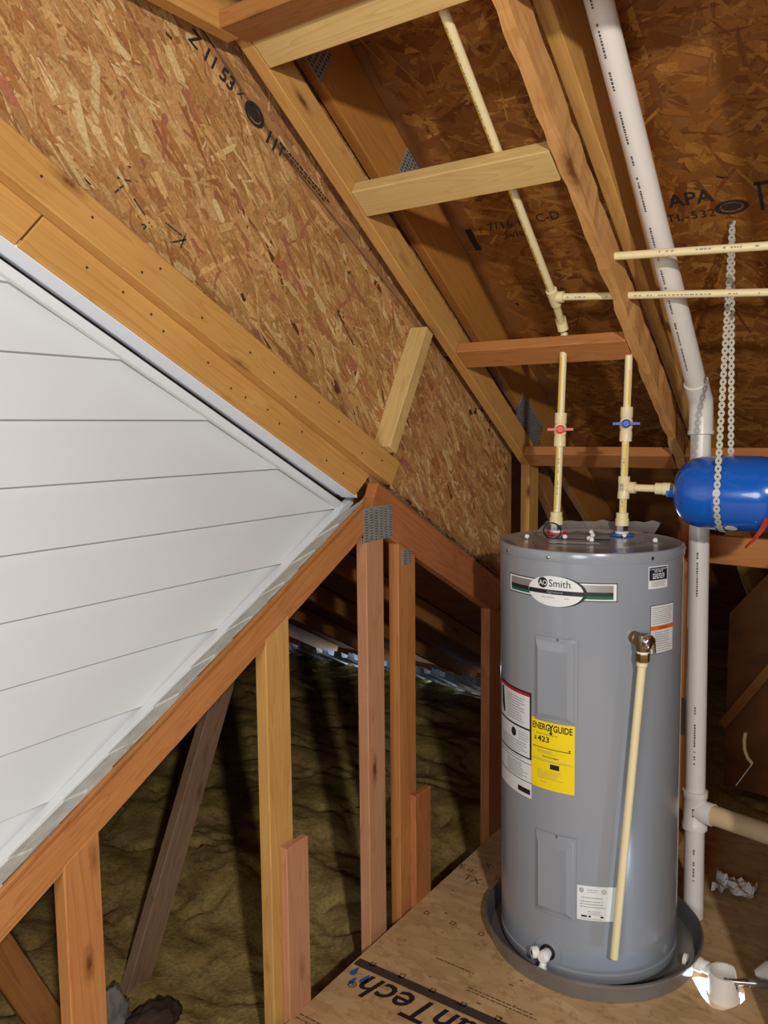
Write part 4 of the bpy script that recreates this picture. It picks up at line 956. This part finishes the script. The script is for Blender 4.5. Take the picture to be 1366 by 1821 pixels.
rod('pipe', cl(1.33), cl(1.385), CR, M['cpvc'], coldw); rod('pipe', cl(1.435), cl(1.58), CR, M['cpvc'], coldw); rod('pipe', cl(1.63), ct, CR, M['cpvc'], coldw)
ball_valve(coldw, cl(1.602), cd, M['blue_p'])
stripe(coldw, cl(1.335), cl(1.382), CR, (0.5, -1, 0), 0.008); stripe(coldw, cl(1.445), cl(1.545), CR, (0.5, -1, 0), 0.008); stripe(coldw, cl(1.66), cl(1.765), CR, (0.8, -1, 0), 0.006)
pipe_print(coldw, cl(1.445), cl(1.545), CR, (0.1, -1, 0), 6, w=0.003); pipe_print(coldw, cl(1.335), cl(1.382), CR, (0.1, -1, 0), 8, w=0.003)
tee = cl(1.410); bm = bmesh.new(); lathe(bm, [(0.012, -0.034), (0.0178, -0.034), (0.0178, -0.016), (0.0165, -0.012), (0.0165, 0.012), (0.0178, 0.016), (0.0178, 0.034), (0.012, 0.034)], tee, cd, 24); lathe(bm, [(0.0160, 0.0), (0.0160, 0.016), (0.0178, 0.018), (0.0178, 0.036), (0.012, 0.036)], tee, (1, 0, 0), 24)
bmesh.ops.recalc_face_normals(bm, faces=bm.faces); o = from_bm('pipe_tee', bm, M['cpvc'], coldw, True); soften(o)
pr = Print(); pr.rect(-0.0015, -0.012, 0.0, 0.012, 1); pr.lines(-0.010, -0.004, 0.010, -0.008, 5, 0.002, 3, 0); pr.make('tee_lettering', lambda u, v: tee+Vector((0.000+u*0.9+0.004, -0.0182, v)), M['navy'], coldw)
bx = tee+Vector((0.034, 0, 0)); rod('branch_pipe', bx, bx+Vector((0.072, 0, 0)), CR, M['cpvc'], coldw)
turned('branch_adapter', [(0.0120, 0), (0.0175, 0.001), (0.0175, 0.022), (0.019, 0.023), (0.019, 0.046), (0.015, 0.047)], bx+Vector((0.062, 0, 0)), (1, 0, 0), M['cpvc'], coldw)
turned('steel_nipple', [(0.0155, 0), (0.0165, 0.001), (0.0165, 0.010), (0.014, 0.011)], bx+Vector((0.107, 0, 0)), (1, 0, 0), M['chrome'], coldw)
# ---- supply pipes along the roof
sup = empty('supply_pipe', 'cream water pipe running up the roof slope to a tee', 'pipe')
T0 = Vector((0.427, 2.296, 1.974)); T1 = Vector((0.481, 1.579, 2.453)); sd = (T0-T1).normalized(); top2 = T1-sd*0.55
e1 = Vector((0.406, 2.412, 1.908))
rod('pipe', top2, T0, CR, M['cpvc'], sup); rod('pipe', T0, e1, CR, M['cpvc'], sup)
bm = bmesh.new(); lathe(bm, [(0.0120, -0.030), (0.0165, -0.030), (0.0165, 0.030), (0.0120, 0.030)], T0, sd, 20); lathe(bm, [(0.0150, 0), (0.0165, 0.012), (0.0165, 0.030), (0.012, 0.030)], T0, (1, 0.093, -0.06), 20); bmesh.ops.recalc_face_normals(bm, faces=bm.faces); o = from_bm('pipe_tee', bm, M['cpvc'], sup, True); soften(o)
turned('pipe_elbow', [(0.0120, -0.022), (0.0165, -0.022), (0.0165, 0.018), (0.012, 0.018)], e1, (0.05, 0.5, -0.9), M['cpvc'], sup)
stripe(sup, T1, T0-sd*0.03, CR, (-0.8, -1, -0.5), 0.009); pipe_print(sup, T1, T0-sd*0.03, CR, (-0.3, -1, -0.8), 9, w=0.003)
H2a, H2b = T0+Vector((0.03, 0.003, -0.002)), Vector((1.32, 2.379, 1.919))
rod('pipe', H2a, H2b, CR*0.92, M['cpvc'], sup); pipe_print(sup, H2a, H2b, CR*0.92, (0.3, -1, -0.3), 10, w=0.003)
h1 = empty('cross_pipe', 'upper cream pipe crossing in front of the white vent pipe', 'pipe')
H1a, H1b = Vector((0.640, 2.188, 2.0468)), Vector((1.32, 2.232, 2.0165))
rod('pipe', H1a, H1b, CR*0.95, M['cpvc'], h1); pipe_print(h1, H1a+Vector((0.1, 0, 0)), H1b, CR*0.95, (0.3, -1, -0.3), 12, w=0.003)

# ---- blue expansion tank
et = empty('expansion_tank', 'glossy blue expansion tank hung beside the cold water pipe', 'tank')
ty, tz = 2.466, 1.404; R = 0.1065
prof = [(0.018, 0.006), (0.034, 0.004), (0.060, 0.012), (0.082, 0.028), (0.096, 0.050), (0.104, 0.078), (R, 0.108), (R+0.0005, 0.121), (R+0.002, 0.125), (R+0.002, 0.133), (R+0.0005, 0.137), (R, 0.150), (R, 0.232), (0.103, 0.262), (0.092, 0.292), (0.072, 0.312), (0.045, 0.322), (0.004, 0.325)]
turned('tank_shell', prof, (0.742, ty, tz), (1, 0, 0), M['tankblue'], et, 64)
turned('tank_nozzle', [(0.0165, -0.020), (0.0185, -0.018), (0.0185, 0.002), (0.022, 0.008)], (0.742, ty, tz), (1, 0, 0), M['cyan_p'], et, 24)
bm = bmesh.new(); bmesh.ops.create_circle(bm, cap_ends=True, segments=24, radius=0.017)
for v in bm.verts:
    a = rad(-118)+v.co.y/R; v.co = Vector((0.912+v.co.x, ty+(R+0.001)*math.cos(a), tz+(R+0.001)*math.sin(a)))
from_bm('round_sticker', bm, M['paper'], et)
bm = bmesh.new(); pts = [(0.0, 0.0), (-0.012, -0.03), (-0.03, -0.06), (-0.05, -0.085)]; g = []
for k, (a, b) in enumerate(pts): g.append((bm.verts.new((1.005+a, ty-0.095+k*0.004, tz-0.055+b)), bm.verts.new((1.022+a-0.004*k, ty-0.09, tz-0.058+b))))
for a, b in zip(g, g[1:]): bm.faces.new((a[0], a[1], b[1], b[0]))
ex = bmesh.ops.solidify(bm, geom=list(bm.faces), thickness=0.001); from_bm('red_tag', bm, M['red_p'], et)

# ---- perforated strap that carries the tank
st = empty('hanger_strap', 'perforated metal strap looped under the blue tank from the roof', 'strap')
def strap_run(name, path):
    """path: points; rings of metal in a row along it, all joined as one strip"""
    P = [Vector(p) for p in path]; pitch = 0.0225; bm = bmesh.new(); acc = []; d = 0; seg = 0; pos = 0.0
    L = [(P[i+1]-P[i]).length for i in range(len(P)-1)]; tot = sum(L); k = 0
    while pos < tot:
        s = pos; i = 0
        while i < len(L)-1 and s > L[i]: s -= L[i]; i += 1
        t = (P[i+1]-P[i]).normalized(); c = P[i]+t*s; w = Vector((1, 0, 0)); w = (w-t*w.dot(t)).normalized(); nrm = t.cross(w); n = 12
        ro, ri = 0.0092, 0.0027; vo = []
        for lay in (0.0, 0.0016):
            o_ = [bm.verts.new(c+(t*math.cos(2*math.pi*j/n)*1.32+w*math.sin(2*math.pi*j/n))*ro+nrm*lay) for j in range(n)]
            i_ = [bm.verts.new(c+(t*math.cos(2*math.pi*j/n)+w*math.sin(2*math.pi*j/n))*ri+nrm*lay) for j in range(n)]
            vo.append((o_, i_))
        for j in range(n):
            j2 = (j+1) % n
            bm.faces.new((vo[0][0][j], vo[0][0][j2], vo[0][1][j2], vo[0][1][j])); bm.faces.new((vo[1][0][j], vo[1][1][j], vo[1][1][j2], vo[1][0][j2]))
            bm.faces.new((vo[0][0][j], vo[1][0][j], vo[1][0][j2], vo[0][0][j2])); bm.faces.new((vo[0][1][j], vo[0][1][j2], vo[1][1][j2], vo[1][1][j]))
        pos += pitch
    bmesh.ops.recalc_face_normals(bm, faces=bm.faces); return from_bm(name, bm, M['strap'], st)
hang = Vector((0.853, 2.560, LZ(2.560, SO)-0.004)); Rr = R+0.0035
def tang(sgn):
    dy, dz = hang.y-ty, hang.z-tz; D = math.hypot(dy, dz); base = math.atan2(dz, dy); return base+sgn*math.acos(Rr/D)
af, ab = tang(+1), tang(-1)
front = [hang+Vector((0.006, -0.004, 0))]+[Vector((0.884, ty+Rr*math.cos(af+(math.pi*1.5-af)*k/12), tz+Rr*math.sin(af+(math.pi*1.5-af)*k/12))) for k in range(13)]
back = [hang+Vector((0.004, 0.004, 0))]+[Vector((0.876+0.008*k/12, ty+Rr*math.cos(ab-(ab+math.pi*0.5)*k/12), tz+Rr*math.sin(ab-(ab+math.pi*0.5)*k/12))) for k in range(12)]
strap_run('front_run', front); strap_run('back_run', back)
turned('hanger_screw', [(0.008, 0), (0.008, 0.004), (0.004, 0.012)], hang+Vector((0, 0, 0.004)), (0, -SL*0.83, -0.83), M['chrome'], st, 12)

# ---- white vent pipe
vp = empty('vent_pipe', 'thick white plastic pipe sloping down the roof then dropping to the floor', 'pipe')
VR = 0.031
Vt, Ve, Vb = Vector((0.690, 1.35, 2.925)), Vector((0.7555, 2.668, 1.690)), Vector((0.802, 2.605, FLOOR))
Vt = Vector((0.72, 1.825, 2.522)); up_d = (Vt-Ve).normalized(); Vt2 = Ve+up_d*1.75
Vk = Vector((0.758, 2.690, 1.628))
rod('sloping_pipe', Vt2, Ve+up_d*0.03, VR, M['pvc'], vp, 36)
low_d = (Vb-Vk).normalized(); teeP = Vk+low_d*((1.628-0.372)/abs(low_d.z))
rod('standing_pipe', Vk+low_d*0.02, Vb, VR, M['pvc'], vp, 36)
tube_path('pipe_elbow', [Ve+up_d*0.055, Ve+up_d*0.052, Ve+up_d*0.02, Ve+up_d*0.005+Vector((0, 0.002, -0.003)), Vk+Vector((0, -0.012, 0.048)), Vk+Vector((0, -0.003, 0.022)), Vk+low_d*0.01, Vk+low_d*0.058], VR+0.0055, M['pvc'], vp, 36)
turned('elbow_hub', [(VR+0.004, 0), (VR+0.0085, 0.001), (VR+0.0085, 0.012), (VR+0.005, 0.014)], Vk+low_d*0.048, low_d, M['pvc'], vp, 36)
bd = (Vector((1.035, 2.50, 0.446))-teeP); bd = Vector((1.0, -0.27, 0.035)).normalized()
bm = bmesh.new(); lathe(bm, [(VR, -0.062), (VR+0.008, -0.062), (VR+0.008, -0.044), (VR+0.005, -0.040), (VR+0.005, 0.040), (VR+0.008, 0.044), (VR+0.008, 0.062), (VR, 0.062)], teeP, low_d, 36); lathe(bm, [(VR+0.003, 0.0), (VR+0.004, 0.03), (VR+0.004, 0.062), (VR, 0.062)], teeP, bd, 36)
bmesh.ops.recalc_face_normals(bm, faces=bm.faces); o = from_bm('pipe_tee', bm, M['pvc'], vp, True); soften(o)
o = rod('branch_pipe', teeP+bd*0.05, teeP+bd*0.62, VR, M['pvc_tan'], vp, 36); o['label'] = 'branch pipe with its dim light put into the tan'
pipe_print(vp, Ve+up_d*0.12, Vt2, VR, (-0.25, -1, -0.9), 21, 'inkdim', 0.0050, 0.88); pipe_print(vp, Vk+low_d*0.42, Vk+low_d*0.62, VR, (0.1, -1, 0), 22, 'inkdim', 0.005, 0.85); pipe_print(vp, Vk+low_d*0.90, Vk+low_d*1.12, VR, (0.1, -1, 0), 23, 'inkdim', 0.005, 0.85); pipe_print(vp, teeP+low_d*0.11, teeP+low_d*0.24, VR, (0.2, -1, 0), 24, 'inkdim', 0.005, 0.85); pipe_print(vp, teeP-low_d*0.03, teeP+low_d*0.03, VR+0.005, (0.1, -1, 0), 25, 'inkdim', 0.007, 0.9)

# ---- small things in the dark corner
bm = bmesh.new(); add_box(bm, (0, 0, 0), (0.055, 0.004, 0.135), Matrix.Translation((0.712, 2.74, 0.63)) @ Matrix.Rotation(0.28, 4, 'Y') @ Matrix.Rotation(0.2, 4, 'X')); o = from_bm('paper_pouch', bm, M['paper']); tag(o, 'folded white paper pouch wedged between the heater and vent pipe', 'paper')
bm = bmesh.new(); g = []; rr = random.Random(8)
for i in range(13):
    row = []
    for j in range(9):
        u, v = i/12, j/8; p = Vector((u*4, v*4, 1.0)); row.append(bm.verts.new((0.82+0.13*u, 2.77+0.10*v, FLOOR+0.006+0.05*abs(noise.noise(p*1.4))+0.03*abs(noise.noise(p*3.1)))))
    g.append(row)
for i in range(12):
    for j in range(8): bm.faces.new((g[i][j], g[i+1][j], g[i+1][j+1], g[i][j+1]))
o = from_bm('plastic_scrap', bm, M['pvc'], None, False); tag(o, 'crumpled pale plastic scrap on the dark floor behind the vent pipe', 'scrap')
pts = [Vector((0.90+0.012*math.sin(k*0.5), 2.83+0.002*k, 0.60-0.018*k)) for k in range(8)]+[Vector((0.93, 2.85, 0.45))]
o = tube_path('bent_strip', [(0.900, 2.82, 0.585), (0.897, 2.82, 0.555), (0.900, 2.82, 0.525), (0.910, 2.82, 0.500), (0.924, 2.82, 0.485)], 0.006, M['pvc_tan'], None, 10); tag(o, 'curved cream strip hanging in the dark at right', 'strip')
o = tube_path('thin_wire', [(0.926, 2.82, 0.487), (0.905, 2.81, 0.45), (0.880, 2.80, 0.405)], 0.0013, M['whiteplastic'], None, 6); tag(o, 'thin pale wire below the curved cream strip', 'wire')
# dark knee wall panel behind the right corner
o = poly_prism('knee_panel', [(0.66, 0.0), (1.60, 0.0), (1.60, 1.15), (0.95, 1.15), (0.66, 0.78)], 'y', 3.72, 3.735, M['osb_dark']); tag(o, 'dim grey-brown panel in the dark right of the vent pipe', 'panel')
